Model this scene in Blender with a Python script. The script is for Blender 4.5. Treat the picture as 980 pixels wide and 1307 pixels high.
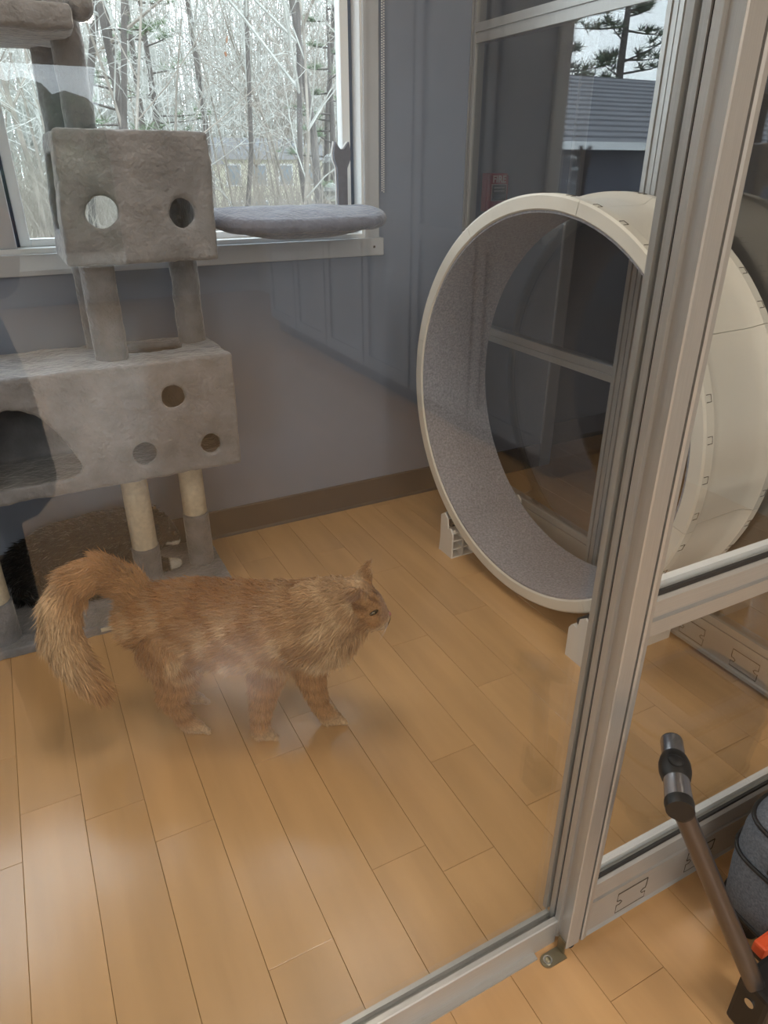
import bpy, bmesh, math, random
import numpy as np
from mathutils import Vector, Matrix, noise

for o in list(bpy.data.objects):
    bpy.data.objects.remove(o)
scene = bpy.context.scene
COL = scene.collection
R = math.radians
PI = math.pi

# ------------------------------------------------------------------ camera
cam_d = bpy.data.cameras.new('camera')
cam_d.sensor_fit = 'VERTICAL'
cam_d.sensor_height = 24.0
cam_d.lens = 883.67 * 24.0 / 1307.0
cam_d.clip_start = 0.02
cam_d.clip_end = 400
cam = bpy.data.objects.new('camera', cam_d)
COL.objects.link(cam)
cam.location = (0, 0, 1.31)
cam.rotation_euler = (R(90 - 26.624), 0, R(-27.433))
scene.camera = cam

# ------------------------------------------------------------------ sky
SKY = 4.2
world = bpy.data.worlds.new('overcast_sky')
scene.world = world
world.use_nodes = True
wn = world.node_tree
wn.nodes['Background'].inputs['Color'].default_value = (0.84, 0.93, 1.0, 1)
wn.nodes['Background'].inputs['Strength'].default_value = SKY

# ------------------------------------------------------------------ lights of the rooms
def portal(loc, rot, sx, sy):
    d = bpy.data.lights.new('window_portal', 'AREA')
    d.shape = 'RECTANGLE'; d.size = sx; d.size_y = sy
    d.cycles.is_portal = True
    o = bpy.data.objects.new('window_portal', d)
    COL.objects.link(o); o.location = loc; o.rotation_euler = rot
portal((-0.1, 2.60, 1.66), (R(-90), 0, 0), 2.6, 1.25)
portal((-2.7, -4.2, 1.35), (0, R(-90), 0), 2.1, 4.4)  # sky portal for the added left window
portal((-0.55, -7.05, 1.25), (R(90), 0, 0), 3.5, 1.8)

CEIL_H = 2.62
LAMPS = [(0.35, 1.45, 3.0), (-1.3, -0.9, 8), (1.0, -0.9, 8), (-1.3, -3.6, 30), (1.0, -3.6, 30)]

scene.view_settings.view_transform = 'Standard'
scene.view_settings.look = 'None'
scene.view_settings.exposure = 0.40
scene.view_settings.gamma = 1.0
scene.view_settings.use_curve_mapping = False

# ------------------------------------------------------------------ materials
def lin(c):
    return tuple((v / 12.92 if v <= 0.04045 else ((v + 0.055) / 1.055) ** 2.4) for v in c)
def hexc(h):
    return lin(tuple(int(h[i:i + 2], 16) / 255 for i in (0, 2, 4)))

def mat(name, col, rough=0.5, metal=0.0, var=0.0, scale=20.0, bump=0.0, bscale=80.0, spec=0.5,
        sheen=0.0, stretch=None, coat=0.0, rand=0.0, detail=4.0, col2=None):
    m = bpy.data.materials.new(name)
    m.use_nodes = True
    nt = m.node_tree; N = nt.nodes; L = nt.links
    b = N['Principled BSDF']
    b.inputs['Base Color'].default_value = (*col, 1)
    b.inputs['Roughness'].default_value = rough
    b.inputs['Metallic'].default_value = metal
    b.inputs['Specular IOR Level'].default_value = spec
    if sheen:
        b.inputs['Sheen Weight'].default_value = sheen
        b.inputs['Sheen Roughness'].default_value = 0.45
    if coat:
        b.inputs['Coat Weight'].default_value = coat
        b.inputs['Coat Roughness'].default_value = 0.17
    if var or bump or rand or col2:
        tc = N.new('ShaderNodeTexCoord'); mp = N.new('ShaderNodeMapping')
        L.new(tc.outputs['Object'], mp.inputs['Vector'])
        if stretch: mp.inputs['Scale'].default_value = stretch
    if var or rand or col2:
        nz = N.new('ShaderNodeTexNoise'); nz.inputs['Scale'].default_value = scale
        nz.inputs['Detail'].default_value = detail
        L.new(mp.outputs[0], nz.inputs['Vector'])
        cr = N.new('ShaderNodeValToRGB')
        cr.color_ramp.elements[0].position = 0.3; cr.color_ramp.elements[1].position = 0.7
        c2 = col2 if col2 else tuple(min(1, v * (1 + var)) for v in col)
        c1 = col if col2 else tuple(v * (1 - var) for v in col)
        cr.color_ramp.elements[0].color = (*c1, 1); cr.color_ramp.elements[1].color = (*c2, 1)
        L.new(nz.outputs['Fac'], cr.inputs['Fac'])
        out = cr.outputs['Color']
        if rand:
            oi = N.new('ShaderNodeObjectInfo'); mr = N.new('ShaderNodeMapRange')
            mr.inputs['To Min'].default_value = 1 - rand; mr.inputs['To Max'].default_value = 1 + rand
            L.new(oi.outputs['Random'], mr.inputs['Value'])
            hv = N.new('ShaderNodeHueSaturation')
            L.new(mr.outputs[0], hv.inputs['Value']); L.new(out, hv.inputs['Color']); out = hv.outputs['Color']
            # shift the pattern per object
            ad = N.new('ShaderNodeVectorMath'); ad.operation = 'ADD'
            sc = N.new('ShaderNodeMath'); sc.operation = 'MULTIPLY'; sc.inputs[1].default_value = 57.0
            L.new(oi.outputs['Random'], sc.inputs[0]); L.new(tc.outputs['Object'], ad.inputs[0])
            L.new(sc.outputs[0], ad.inputs[1]); L.new(ad.outputs[0], mp.inputs['Vector'])
        L.new(out, b.inputs['Base Color'])
    if bump:
        n2 = N.new('ShaderNodeTexNoise'); n2.inputs['Scale'].default_value = bscale
        n2.inputs['Detail'].default_value = 3
        L.new(mp.outputs[0], n2.inputs['Vector'])
        bp = N.new('ShaderNodeBump'); bp.inputs['Strength'].default_value = bump
        bp.inputs['Distance'].default_value = 0.01
        L.new(n2.outputs['Fac'], bp.inputs['Height']); L.new(bp.outputs[0], b.inputs['Normal'])
    return m

def glass_mat(name, ior, tint=(1, 1, 1), rough=0.0, extra=0.0):
    """thin pane: clear transmission, mirror-like reflection by Fresnel"""
    m = bpy.data.materials.new(name); m.use_nodes = True
    nt = m.node_tree; N = nt.nodes; L = nt.links
    N.remove(N['Principled BSDF'])
    out = N['Material Output']
    fr = N.new('ShaderNodeFresnel')
    # the same reflectance at both faces of the pane (light leaves as it entered)
    ge = N.new('ShaderNodeNewGeometry'); mi = N.new('ShaderNodeMix')
    mi.inputs[2].default_value = ior; mi.inputs[3].default_value = 1.0 / ior
    L.new(ge.outputs['Backfacing'], mi.inputs[0]); L.new(mi.outputs[0], fr.inputs['IOR'])
    tr = N.new('ShaderNodeBsdfTransparent'); tr.inputs['Color'].default_value = (*tint, 1)
    gl = N.new('ShaderNodeBsdfGlossy'); gl.inputs['Roughness'].default_value = rough
    mx = N.new('ShaderNodeMixShader')
    L.new(fr.outputs[0], mx.inputs[0]); L.new(tr.outputs[0], mx.inputs[1]); L.new(gl.outputs[0], mx.inputs[2])
    L.new(mx.outputs[0], out.inputs['Surface'])
    return m

def emit_mat(name, col, s):
    m = bpy.data.materials.new(name); m.use_nodes = True
    b = m.node_tree.nodes['Principled BSDF']
    b.inputs['Base Color'].default_value = (0.8, 0.8, 0.8, 1)
    b.inputs['Emission Color'].default_value = (*col, 1)
    b.inputs['Emission Strength'].default_value = s
    return m

def attr_mat(name, rough=0.6, spec=0.25, sheen=0.2):
    m = bpy.data.materials.new(name); m.use_nodes = True
    nt = m.node_tree; b = nt.nodes['Principled BSDF']
    a = nt.nodes.new('ShaderNodeAttribute'); a.attribute_name = 'coat'
    nt.links.new(a.outputs['Color'], b.inputs['Base Color'])
    b.inputs['Roughness'].default_value = rough
    b.inputs['Specular IOR Level'].default_value = spec
    b.inputs['Sheen Weight'].default_value = sheen
    return m

M = {}
M['plank'] = mat('maple_plank', hexc('cca272'), 0.27, var=0.10, scale=14, stretch=(1.0, 0.12, 1.0), rand=0.04,
                 bump=0.03, bscale=60, spec=0.5, coat=0.5)
M['seam'] = mat('dark_seam', hexc('7a5a38'), 0.8)
M['wall'] = mat('slate_paint', hexc('828b9e'), 0.5, var=0.03, scale=6, bump=0.04, bscale=160)
M['wall2'] = mat('grey_paint', hexc('a9a59d'), 0.7, var=0.03, scale=5)
M['ceiling'] = mat('ceiling_white', hexc('d8d6d0'), 0.9, var=0.03, scale=30)
M['base'] = mat('vinyl_base', hexc('4b4340'), 0.5, var=0.05, scale=8)
M['trim'] = mat('trim_paint', hexc('b9bdc4'), 0.4, var=0.03, scale=10)
M['vinyl'] = mat('white_vinyl', hexc('e6e8ea'), 0.35)
M['seal'] = mat('window_seal', hexc('33435a'), 0.6)
M['alu'] = mat('anodised_aluminium', hexc('b6b4b1'), 0.36, metal=0.45, var=0.06, scale=30, stretch=(40, 40, 0.6))
M['aluh'] = mat('brushed_aluminium', hexc('b9b7b4'), 0.36, metal=0.45, var=0.06, scale=30, stretch=(0.6, 40, 40))
M['slot'] = mat('dark_slot', hexc('2f2d2c'), 0.7)  # plain dark tone of the gaskets and the stroller mesh
M['rubber'] = mat('black_rubber', hexc('1c1c1d'), 0.6)
M['zinc'] = mat('zinc_plate', hexc('97907c'), 0.38, metal=0.9, var=0.1, scale=40)
M['screw'] = mat('steel_screw', hexc('d0d0ce'), 0.25, metal=1)
M['glass'] = glass_mat('partition_glass', 1.52, (0.97, 0.975, 0.97))
M['sideglass'] = glass_mat('side_glass', 2.2, (0.92, 0.92, 0.92))
M['winglass'] = glass_mat('window_glass', 1.35, (0.96, 0.98, 0.98))
M['plush'] = mat('grey_plush', hexc('838388'), 0.95, var=0.26, scale=11, bump=0.6, bscale=70, spec=0.1, sheen=0.55, detail=6)
M['plush_in'] = mat('grey_plush_lining', hexc('77726e'), 0.95, var=0.12, scale=30, bump=0.4, bscale=120, spec=0.1)
M['sisal'] = mat('sisal_rope', hexc('d9cfbb'), 0.85, var=0.12, scale=60, bump=0.3, bscale=300)
M['cushion'] = mat('blue_grey_plush', hexc('7b7f90'), 0.95, var=0.15, scale=22, bump=0.6, bscale=80, spec=0.1, sheen=0.5, detail=6)
M['felt'] = mat('grey_felt', hexc('6f707a'), 0.95, var=0.08, scale=60)
M['white'] = mat('white_plastic', hexc('e2dfda'), 0.38, var=0.02, scale=5)
M['drum'] = mat('ivory_plastic', hexc('dfdad0'), 0.42, var=0.05, scale=6)
M['carpet'] = mat('speckled_carpet', hexc('86858d'), 0.95, scale=150, col2=hexc('aeadb5'), bump=0.35, bscale=400, spec=0.1, detail=8, sheen=0.2)
M['line'] = mat('engraved_line', hexc('54493c'), 0.8)
M['red'] = mat('fire_red', hexc('9c2430'), 0.35)
M['reddark'] = mat('fire_dark', hexc('33343a'), 0.4)
M['print'] = mat('pale_print', hexc('d6cfd0'), 0.6)
M['gun'] = mat('gunmetal_tube', hexc('6d6867'), 0.30, metal=0.85, var=0.04, scale=20)
M['chrome'] = mat('satin_chrome', hexc('a4a3a8'), 0.25, metal=0.9)
M['black'] = mat('black_plastic', hexc('201e1e'), 0.45)
M['fabric'] = mat('heather_grey_fabric', hexc('5d6168'), 0.95, scale=220, col2=hexc('787d86'), bump=0.3, bscale=500, spec=0.1)
M['orange'] = mat('orange_plastic', hexc('e0582e'), 0.5)
M['cab'] = mat('cabinet_paint', hexc('8f959f'), 0.35, var=0.03, scale=8)
M['top'] = mat('stone_counter', hexc('b9b6b0'), 0.3, var=0.08, scale=40)
M['bead'] = mat('bead_chain_grey', hexc('dfe2e6'), 0.4)
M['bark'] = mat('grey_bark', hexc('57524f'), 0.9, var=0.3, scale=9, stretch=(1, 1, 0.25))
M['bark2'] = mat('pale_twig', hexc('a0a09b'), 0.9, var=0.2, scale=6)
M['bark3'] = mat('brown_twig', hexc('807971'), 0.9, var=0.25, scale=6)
M['pine'] = mat('pine_needles', hexc('4c5a45'), 0.8, var=0.35, scale=3)
M['cedar'] = mat('cedar_green', hexc('66745c'), 0.85, var=0.3, scale=3)
M['oakleaf'] = mat('dry_leaf', hexc('9a6748'), 0.8, var=0.25, scale=9)
M['ground'] = mat('leaf_litter', hexc('918a81'), 0.95, scale=2.2, col2=hexc('a39b90'), bump=0.5, bscale=5, detail=10)
M['shingle'] = mat('grey_shingle', hexc('6c6d74'), 0.9, var=0.18, scale=7, stretch=(1, 6, 1))
M['siding'] = mat('dark_siding', hexc('2b3040'), 0.6, var=0.05, scale=6)
M['gutter'] = mat('gutter_white', hexc('c6c9cd'), 0.5)
M['house'] = mat('cream_siding', hexc('d6d5bf'), 0.7, var=0.03, scale=8)
M['roof'] = mat('house_roof', hexc('5c5d60'), 0.9, var=0.1, scale=6)
M['pane'] = mat('dark_pane', hexc('77848f'), 0.15)
M['lamp'] = emit_mat('lamp_panel', (1.0, 0.86, 0.66), 6.0)
M['frame'] = mat('lamp_frame', hexc('dcdcda'), 0.5)
M['catfur'] = attr_mat('ginger_fur')
M['blackfur'] = attr_mat('black_fur')
M['eye'] = mat('cat_eye', hexc('6a5a24'), 0.08, coat=1.0)
M['eyeblack'] = mat('cat_pupil', hexc('0c0b0a'), 0.08)
M['nose'] = mat('cat_nose', hexc('b5776a'), 0.5)
M['coat'] = mat('dark_jacket', hexc('17181d'), 0.9)
M['skin'] = mat('skin', hexc('b98b70'), 0.6)

# ------------------------------------------------------------------ mesh helpers
ORIGIN = {}
def tag(o, label=None, cat=None, group=None, kind=None):
    if label: o['label'] = label
    if cat: o['category'] = cat
    if group: o['group'] = group
    if kind: o['kind'] = kind
    return o
def thing(name, label, cat, loc, group=None):
    o = bpy.data.objects.new(name, None); COL.objects.link(o)
    o.location = loc; o.empty_display_size = 0.05
    ORIGIN[o.name] = Vector(loc)
    return tag(o, label, cat, group)

class MB:
    def __init__(s): s.v = []; s.f = []
    def add(s, vs, fs):
        n = len(s.v); s.v += [tuple(v) for v in vs]; s.f += [tuple(i + n for i in f) for f in fs]; return s
    def box(s, x0, x1, y0, y1, z0, z1, b=0.0):
        if b <= 0:
            vs = [(x, y, z) for x in (x0, x1) for y in (y0, y1) for z in (z0, z1)]
            return s.add(vs, [(0, 1, 3, 2), (4, 6, 7, 5), (0, 4, 5, 1), (2, 3, 7, 6), (0, 2, 6, 4), (1, 5, 7, 3)])
        bm = bmesh.new(); bmesh.ops.create_cube(bm, size=1)
        for v in bm.verts:
            v.co = Vector(((x0 + x1) / 2 + v.co.x * (x1 - x0), (y0 + y1) / 2 + v.co.y * (y1 - y0), (z0 + z1) / 2 + v.co.z * (z1 - z0)))
        bmesh.ops.bevel(bm, geom=bm.edges[:] + bm.verts[:], offset=b, segments=2, affect='EDGES', profile=0.6)
        return s.bm(bm)
    def bm(s, bm):
        bm.verts.index_update()
        s.add([v.co for v in bm.verts], [[v.index for v in f.verts] for f in bm.faces]); bm.free(); return s
    def tube(s, path, radii, n=12, cap=True, closed=False, flat=1.0):
        P = [Vector(p) for p in path]; k = len(P)
        if not hasattr(radii, '__len__'): radii = [radii] * k
        vs = []; fs = []
        up = None
        for i in range(k):
            if closed: t = P[(i + 1) % k] - P[i - 1]
            else: t = P[min(i + 1, k - 1)] - P[max(i - 1, 0)]
            t = t.normalized() if t.length > 1e-9 else Vector((0, 0, 1))
            if up is None:
                a = Vector((0, 0, 1)) if abs(t.z) < 0.9 else Vector((1, 0, 0))
                up = (a - t * a.dot(t)).normalized()
            else:
                up = (up - t * up.dot(t))
                up = up.normalized() if up.length > 1e-6 else t.orthogonal().normalized()
            sd = t.cross(up)
            for j in range(n):
                a = 2 * PI * j / n
                vs.append(P[i] + (up * math.cos(a) * flat + sd * math.sin(a)) * radii[i])
        seg = k if closed else k - 1
        for i in range(seg):
            for j in range(n):
                a = i * n + j; b = i * n + (j + 1) % n; i2 = (i + 1) % k
                fs.append((a, b, i2 * n + (j + 1) % n, i2 * n + j))
        if cap and not closed:
            fs.append(tuple(reversed(range(n)))); fs.append(tuple((k - 1) * n + j for j in range(n)))
        return s.add(vs, fs)
    def cyl(s, p0, p1, r0, r1=None, n=20):
        return s.tube([p0, p1], [r0, r0 if r1 is None else r1], n)
    def prism(s, poly, axis, a0, a1):
        """poly: 2D points; axis 'x','y','z': extrude along it. 2D order: x->(y,z), y->(x,z), z->(x,y)"""
        def mk(p, a):
            return {'x': (a, p[0], p[1]), 'y': (p[0], a, p[1]), 'z': (p[0], p[1], a)}[axis]
        n = len(poly)
        vs = [mk(p, a0) for p in poly] + [mk(p, a1) for p in poly]
        fs = [tuple(range(n)), tuple(reversed(range(n, 2 * n)))]
        fs += [(i, i + n, (i + 1) % n + n, (i + 1) % n) for i in range(n)]
        return s.add(vs, fs)
    def ico(s, c, r, sub=2, sc=(1, 1, 1), rot=None):
        bm = bmesh.new(); bmesh.ops.create_icosphere(bm, subdivisions=sub, radius=1)
        for v in bm.verts:
            q = Vector((v.co.x * sc[0], v.co.y * sc[1], v.co.z * sc[2])) * r
            if rot is not None: q = rot @ q
            v.co = q + Vector(c)
        return s.bm(bm)
    def build(s, name, m, parent=None, smooth=False, loc=None, fix=True):
        org = Vector((0, 0, 0))
        if parent is not None: org = ORIGIN[parent.name]
        elif loc is not None: org = Vector(loc)
        me = bpy.data.meshes.new(name)
        me.from_pydata([tuple(Vector(v) - org) for v in s.v], [], s.f)
        if fix:
            bm = bmesh.new(); bm.from_mesh(me); bmesh.ops.recalc_face_normals(bm, faces=bm.faces[:]); bm.to_mesh(me); bm.free()
        if smooth:
            me.polygons.foreach_set('use_smooth', [True] * len(me.polygons))
        if m is not None: me.materials.append(M[m] if isinstance(m, str) else m)
        o = bpy.data.objects.new(name, me); COL.objects.link(o)
        if parent is not None: o.parent = parent; ORIGIN[o.name] = org
        else: o.location = org; ORIGIN[o.name] = org
        if smooth == 'auto': autosmooth(o)
        return o
def autosmooth(o, ang=35):
    me = o.data
    bm = bmesh.new(); bm.from_mesh(me)
    for e in bm.edges:
        if len(e.link_faces) == 2 and e.calc_face_angle(0) > R(ang): e.smooth = False
    bm.to_mesh(me); bm.free()

def bx(name, m, parent, *a, b=0.0, **k):
    return MB().box(*a, b=b).build(name, m, parent, **k)

def remesh(o, voxel, smooth_it=4, factor=0.5, disp=0.0, dscale=0.05):
    """voxel-remesh the object in place (union of its overlapping closed shells)"""
    rm = o.modifiers.new('r', 'REMESH'); rm.mode = 'VOXEL'; rm.voxel_size = voxel; rm.use_smooth_shade = True
    if smooth_it:
        sm = o.modifiers.new('s', 'SMOOTH'); sm.iterations = smooth_it; sm.factor = factor
    dg = bpy.context.evaluated_depsgraph_get()
    ev = o.evaluated_get(dg)
    me = bpy.data.meshes.new_from_object(ev, depsgraph=dg)
    old = o.data
    mats = [m for m in old.materials]
    o.modifiers.clear(); o.data = me
    if not me.materials:
        for m in mats: me.materials.append(m)
    me.polygons.foreach_set('use_smooth', [True] * len(me.polygons))
    if disp:
        nv = len(me.vertices)
        co = np.empty(nv * 3); no = np.empty(nv * 3)
        me.vertices.foreach_get('co', co); me.vertices.foreach_get('normal', no)
        co = co.reshape(-1, 3); no = no.reshape(-1, 3)
        h = np.array([noise.noise(Vector(c / dscale)) + 0.5 * noise.noise(Vector(c / dscale * 2.7)) for c in co])
        me.vertices.foreach_set('co', (co + no * (disp * h)[:, None]).ravel()); me.update()
    return o

def holed_panel(outer, holes, thick):
    """outer & holes: lists of 2D points -> bmesh extruded along local z (0..thick)"""
    bm = bmesh.new()
    es = []
    for loop in [outer] + holes:
        vs = [bm.verts.new((p[0], p[1], 0)) for p in loop]
        es += [bm.edges.new((vs[i], vs[(i + 1) % len(vs)])) for i in range(len(vs))]
    bmesh.ops.triangle_fill(bm, edges=es, use_beauty=True, use_dissolve=False)
    r = bmesh.ops.extrude_face_region(bm, geom=bm.faces[:])
    for v in [g for g in r['geom'] if isinstance(g, bmesh.types.BMVert)]: v.co.z += thick
    bmesh.ops.recalc_face_normals(bm, faces=bm.faces[:])
    return bm
def circ2(cx, cy, r, n=28, ry=None):
    ry = r if ry is None else ry
    return [(cx + r * math.cos(2 * PI * i / n), cy + ry * math.sin(2 * PI * i / n)) for i in range(n)]
def rect2(x0, x1, y0, y1): return [(x0, y0), (x1, y0), (x1, y1), (x0, y1)]

# ================================================================== STRUCTURE
YB = 2.422          # back (window) wall
XS = 1.596          # side partition
XL, XR, YN, YF2 = -2.6, 4.2, -7.0, 2.72
rng = random.Random(4)

# ---- floor with planks
PW = 0.1287
X0 = -0.2266
fl = MB().box(XL - .1, XR + .1, YN - .1, YF2 + .1, -0.12, -0.0115).build('floor', 'seam')
tag(fl, 'pale maple plank floor running under the glass partition', kind='structure')
joints = {-1: [1.212, 1.544], 0: [1.344], 3: [0.764], 4: [1.243], 5: [0.857, 1.352], 6: [1.416], 7: [0.438, 1.05], 8: [0.839, 1.498],
          9: [1.227], 10: [1.549, 0.6], 11: [0.942]}
def plank_geo(mb, x0, x1, y0, y1):
    g = 0.00035; c = 0.0006
    z = 0.0
    a = [(x0 + g, y0 + g), (x1 - g, y0 + g), (x1 - g, y1 - g), (x0 + g, y1 - g)]
    b = [(x0 + g + c, y0 + g + c), (x1 - g - c, y0 + g + c), (x1 - g - c, y1 - g - c), (x0 + g + c, y1 - g - c)]
    vs = [(p[0], p[1], -0.0115) for p in a] + [(p[0], p[1], z - c) for p in a] + [(p[0], p[1], z) for p in b]
    fs = [(3, 2, 1, 0)] + [(i, (i + 1) % 4, 4 + (i + 1) % 4, 4 + i) for i in range(4)] + \
         [(4 + i, 4 + (i + 1) % 4, 8 + (i + 1) % 4, 8 + i) for i in range(4)] + [(8, 9, 10, 11)]
    mb.add(vs, fs)
far = MB()
near_planks = []
for i in range(-19, 36):
    xa = X0 + PW * i; xb = xa + PW
    if xb > XR + 0.05 or xa < XL - 0.05: continue
    js = sorted(joints.get(i, []))
    if not js: js = [rng.uniform(0.7, 1.4)]
    ys = js[:]
    y = js[0]
    while y > YN: y -= rng.uniform(0.5, 0.95); ys.append(y)
    y = js[-1]
    while y < YF2: y += rng.uniform(0.55, 0.95); ys.append(y)
    ys = sorted(ys)
    for a, b in zip(ys[:-1], ys[1:]):
        a = max(a, YN); b = min(b, YF2)
        if b - a < 0.02: continue
        if b > 0.15 and (i >= -4) : near_planks.append((xa, xb, a, b))
        else: plank_geo(far, xa, xb, a, b)
for (xa, xb, a, b) in near_planks:
    mb = MB(); plank_geo(mb, xa, xb, a, b)
    c = Vector(((xa + xb) / 2, (a + b) / 2, 0))
    me = bpy.data.meshes.new('plank')
    me.from_pydata([tuple(Vector(v) - c) for v in mb.v], [], mb.f); me.materials.append(M['plank'])
    o = bpy.data.objects.new('plank', me); COL.objects.link(o); o.parent = fl; o.location = c
o = far.build('plank', 'plank', fl, fix=False); o['kind'] = 'stuff'

# ---- walls
def struct(o, label=None):
    o['kind'] = 'structure'
    if label: o['label'] = label
    return o
WX0, WX1, WZ0, WZ1 = -1.30, 1.171, 1.083, 2.25       # window opening
wb = MB()
T = 0.16
wb.box(XL, WX0, YB, YB + T, 0, CEIL_H); wb.box(WX0, WX1, YB, YB + T, 0, WZ0); wb.box(WX0, WX1, YB, YB + T, WZ1, CEIL_H)
wb.box(WX1, 2.10, YB, YB + T, 0, CEIL_H)
struct(wb.build('wall_back', 'wall'), 'slate blue painted wall around the window')
wr = MB(); wr.box(2.10, XR, 2.62, 2.72, 0, CEIL_H); wr.box(2.10, 2.16, YB + T, 2.62, 0, CEIL_H)
struct(wr.build('wall_recess', 'wall'), 'slate painted wall set back beyond the side glass')
wl = MB(); wl.box(XL - .1, XL, YN, -6.4, 0, CEIL_H); wl.box(XL - .1, XL, -2.0, YB + T, 0, CEIL_H)
wl.box(XL - .1, XL, -6.4, -2.0, 0, .3); wl.box(XL - .1, XL, -6.4, -2.0, 2.4, CEIL_H)
struct(wl.build('wall_left', 'wall2'))
w2 = struct(MB().box(XL - .06, XL - .05, -6.4, -2.0, .3, 2.4).build('window_added', 'winglass'))  # unseen window added to brighten the floor behind the camera
for y in (-6.37, -4.9, -3.5, -2.03):
    bx('mullion', 'aluh', w2, XL - .09, XL - .02, y - .03, y + .03, .3, 2.4)
bx('wall_right', 'wall', None, XR, XR + .1, 0.56, 2.72, 0, CEIL_H)['kind'] = 'structure'
bx('wall_added_block', 'wall', None, XS + 0.06, XR, 0.50, 0.58, 0, CEIL_H)['kind'] = 'structure'  # unseen wall added to keep front room light out of the side room
bx('wall_cabinet', 'wall2', None, 2.60, 2.70, YN, 0.50, 0, CEIL_H)['kind'] = 'structure'
fw = MB()
fw.box(XL, -2.3, YN - .1, YN, 0, CEIL_H); fw.box(1.22, 2.7, YN - .1, YN, 0, CEIL_H)
fw.box(-2.3, 1.22, YN - .1, YN, 0, 0.35); fw.box(-2.3, 1.22, YN - .1, YN, 2.15, CEIL_H)
struct(fw.build('wall_front', 'wall2'))
w3 = struct(MB().box(-2.3, 1.22, YN - .06, YN - .05, 0.35, 2.15).build('window_3', 'winglass'))
for x in (-2.27, -1.1, 0.05, 1.19):
    bx('mullion', 'aluh', w3, x - .03, x + .03, YN - .09, YN - .02, 0.35, 2.15)
struct(MB().box(XL - .1, XR + .1, YN - .1, 2.82, CEIL_H, CEIL_H + .1).build('ceiling', 'ceiling'))

# baseboards
bb = struct(MB().prism([(YB, 0), (YB - .012, 0), (YB - .010, .006), (YB - .006, .012), (YB - .006, .112), (YB - .003, .117), (YB, .117)], 'x', XL, XS - .002).build('baseboard_back', 'base'),
            'dark brown vinyl baseboard under the slate wall')
struct(MB().box(XS + .045, 2.10, YB - .008, YB, 0, .117).build('baseboard_side', 'base'))
struct(MB().box(2.17, XR, 2.612, 2.62, 0, .117).build('baseboard_recess', 'base'))
struct(MB().box(2.10, 2.165, YB - .012, YB + T + .02, 0.0, 2.2, b=.004).build('trim_1', 'trim'), 'pale square corner trim seen through the side glass')

# ---- window 1
w1 = thing('window_1', 'large white framed window over the bare woods', None, (0, YB, WZ0)); w1['kind'] = 'structure'
def wp(name, m, *a, b=0.0, parent=None): return bx(name, m, parent or w1, *a, b=b)
CW = 0.058
wp('casing', 'trim', WX1, WX1 + CW, YB - .018, YB, WZ0 - .012, WZ1 + CW, b=.003)
wp('casing', 'trim', WX0 - CW, WX0, YB - .018, YB, WZ0 - .012, WZ1 + CW, b=.003)
wp('casing', 'trim', WX0, WX1, YB - .018, YB, WZ1, WZ1 + CW, b=.003)
wp('sill', 'trim', WX0 - .07, WX1 + .068, YB - .034, YB, WZ0 - .068, WZ0 - .008, b=.003)
for px in (1.20, 0.40, -.35):
    wp('screw_cap', 'line', px - .004, px + .004, YB - .0345, YB - .033, WZ0 - .042, WZ0 - .034)
# jamb liner
j = MB(); j.box(WX1 - .008, WX1 + .0005, YB - .01, YB + T, WZ0, WZ1); j.box(WX0, WX0 + .008, YB - .01, YB + T, WZ0, WZ1)
j.box(WX0, WX1, YB - .014, YB + T, WZ0 - .010, WZ0 + .006); j.box(WX0, WX1, YB - .01, YB + T, WZ1 - .008, WZ1)
j.build('jamb', 'vinyl', w1)
def sash(x0, x1, tag_):
    y0, y1 = YB + .045, YB + .085
    fr = MB(); w = .030
    fr.box(x0, x0 + w, y0, y1, WZ0 + .006, WZ1, b=.003); fr.box(x1 - w, x1, y0, y1, WZ0 + .006, WZ1, b=.003)
    fr.box(x0 + w, x1 - w, y0, y1, WZ0 + .006, WZ0 + .006 + w * .7, b=.003); fr.box(x0 + w, x1 - w, y0, y1, WZ1 - w, WZ1, b=.003)
    f = fr.build('sash', 'vinyl', w1)
    s = MB()
    s.box(x0 - .012, x0, y0 + .004, y1, WZ0, WZ1); s.box(x1, x1 + .012, y0 + .004, y1, WZ0, WZ1)
    s.build('weather_seal', 'seal', f)
    MB().box(x0 + w - .004, x1 - w + .004, y0 + .018, y0 + .022, WZ0 + .02, WZ1 - w + .004).build('pane', 'winglass', f)
sash(0.052, WX1 - .022, 0)
sash(WX0 + .022, -0.012, 0)
wp('mullion', 'trim', -0.006, 0.042, YB - .004, YB + .10, WZ0 + .006, WZ1, b=.003)

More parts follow.
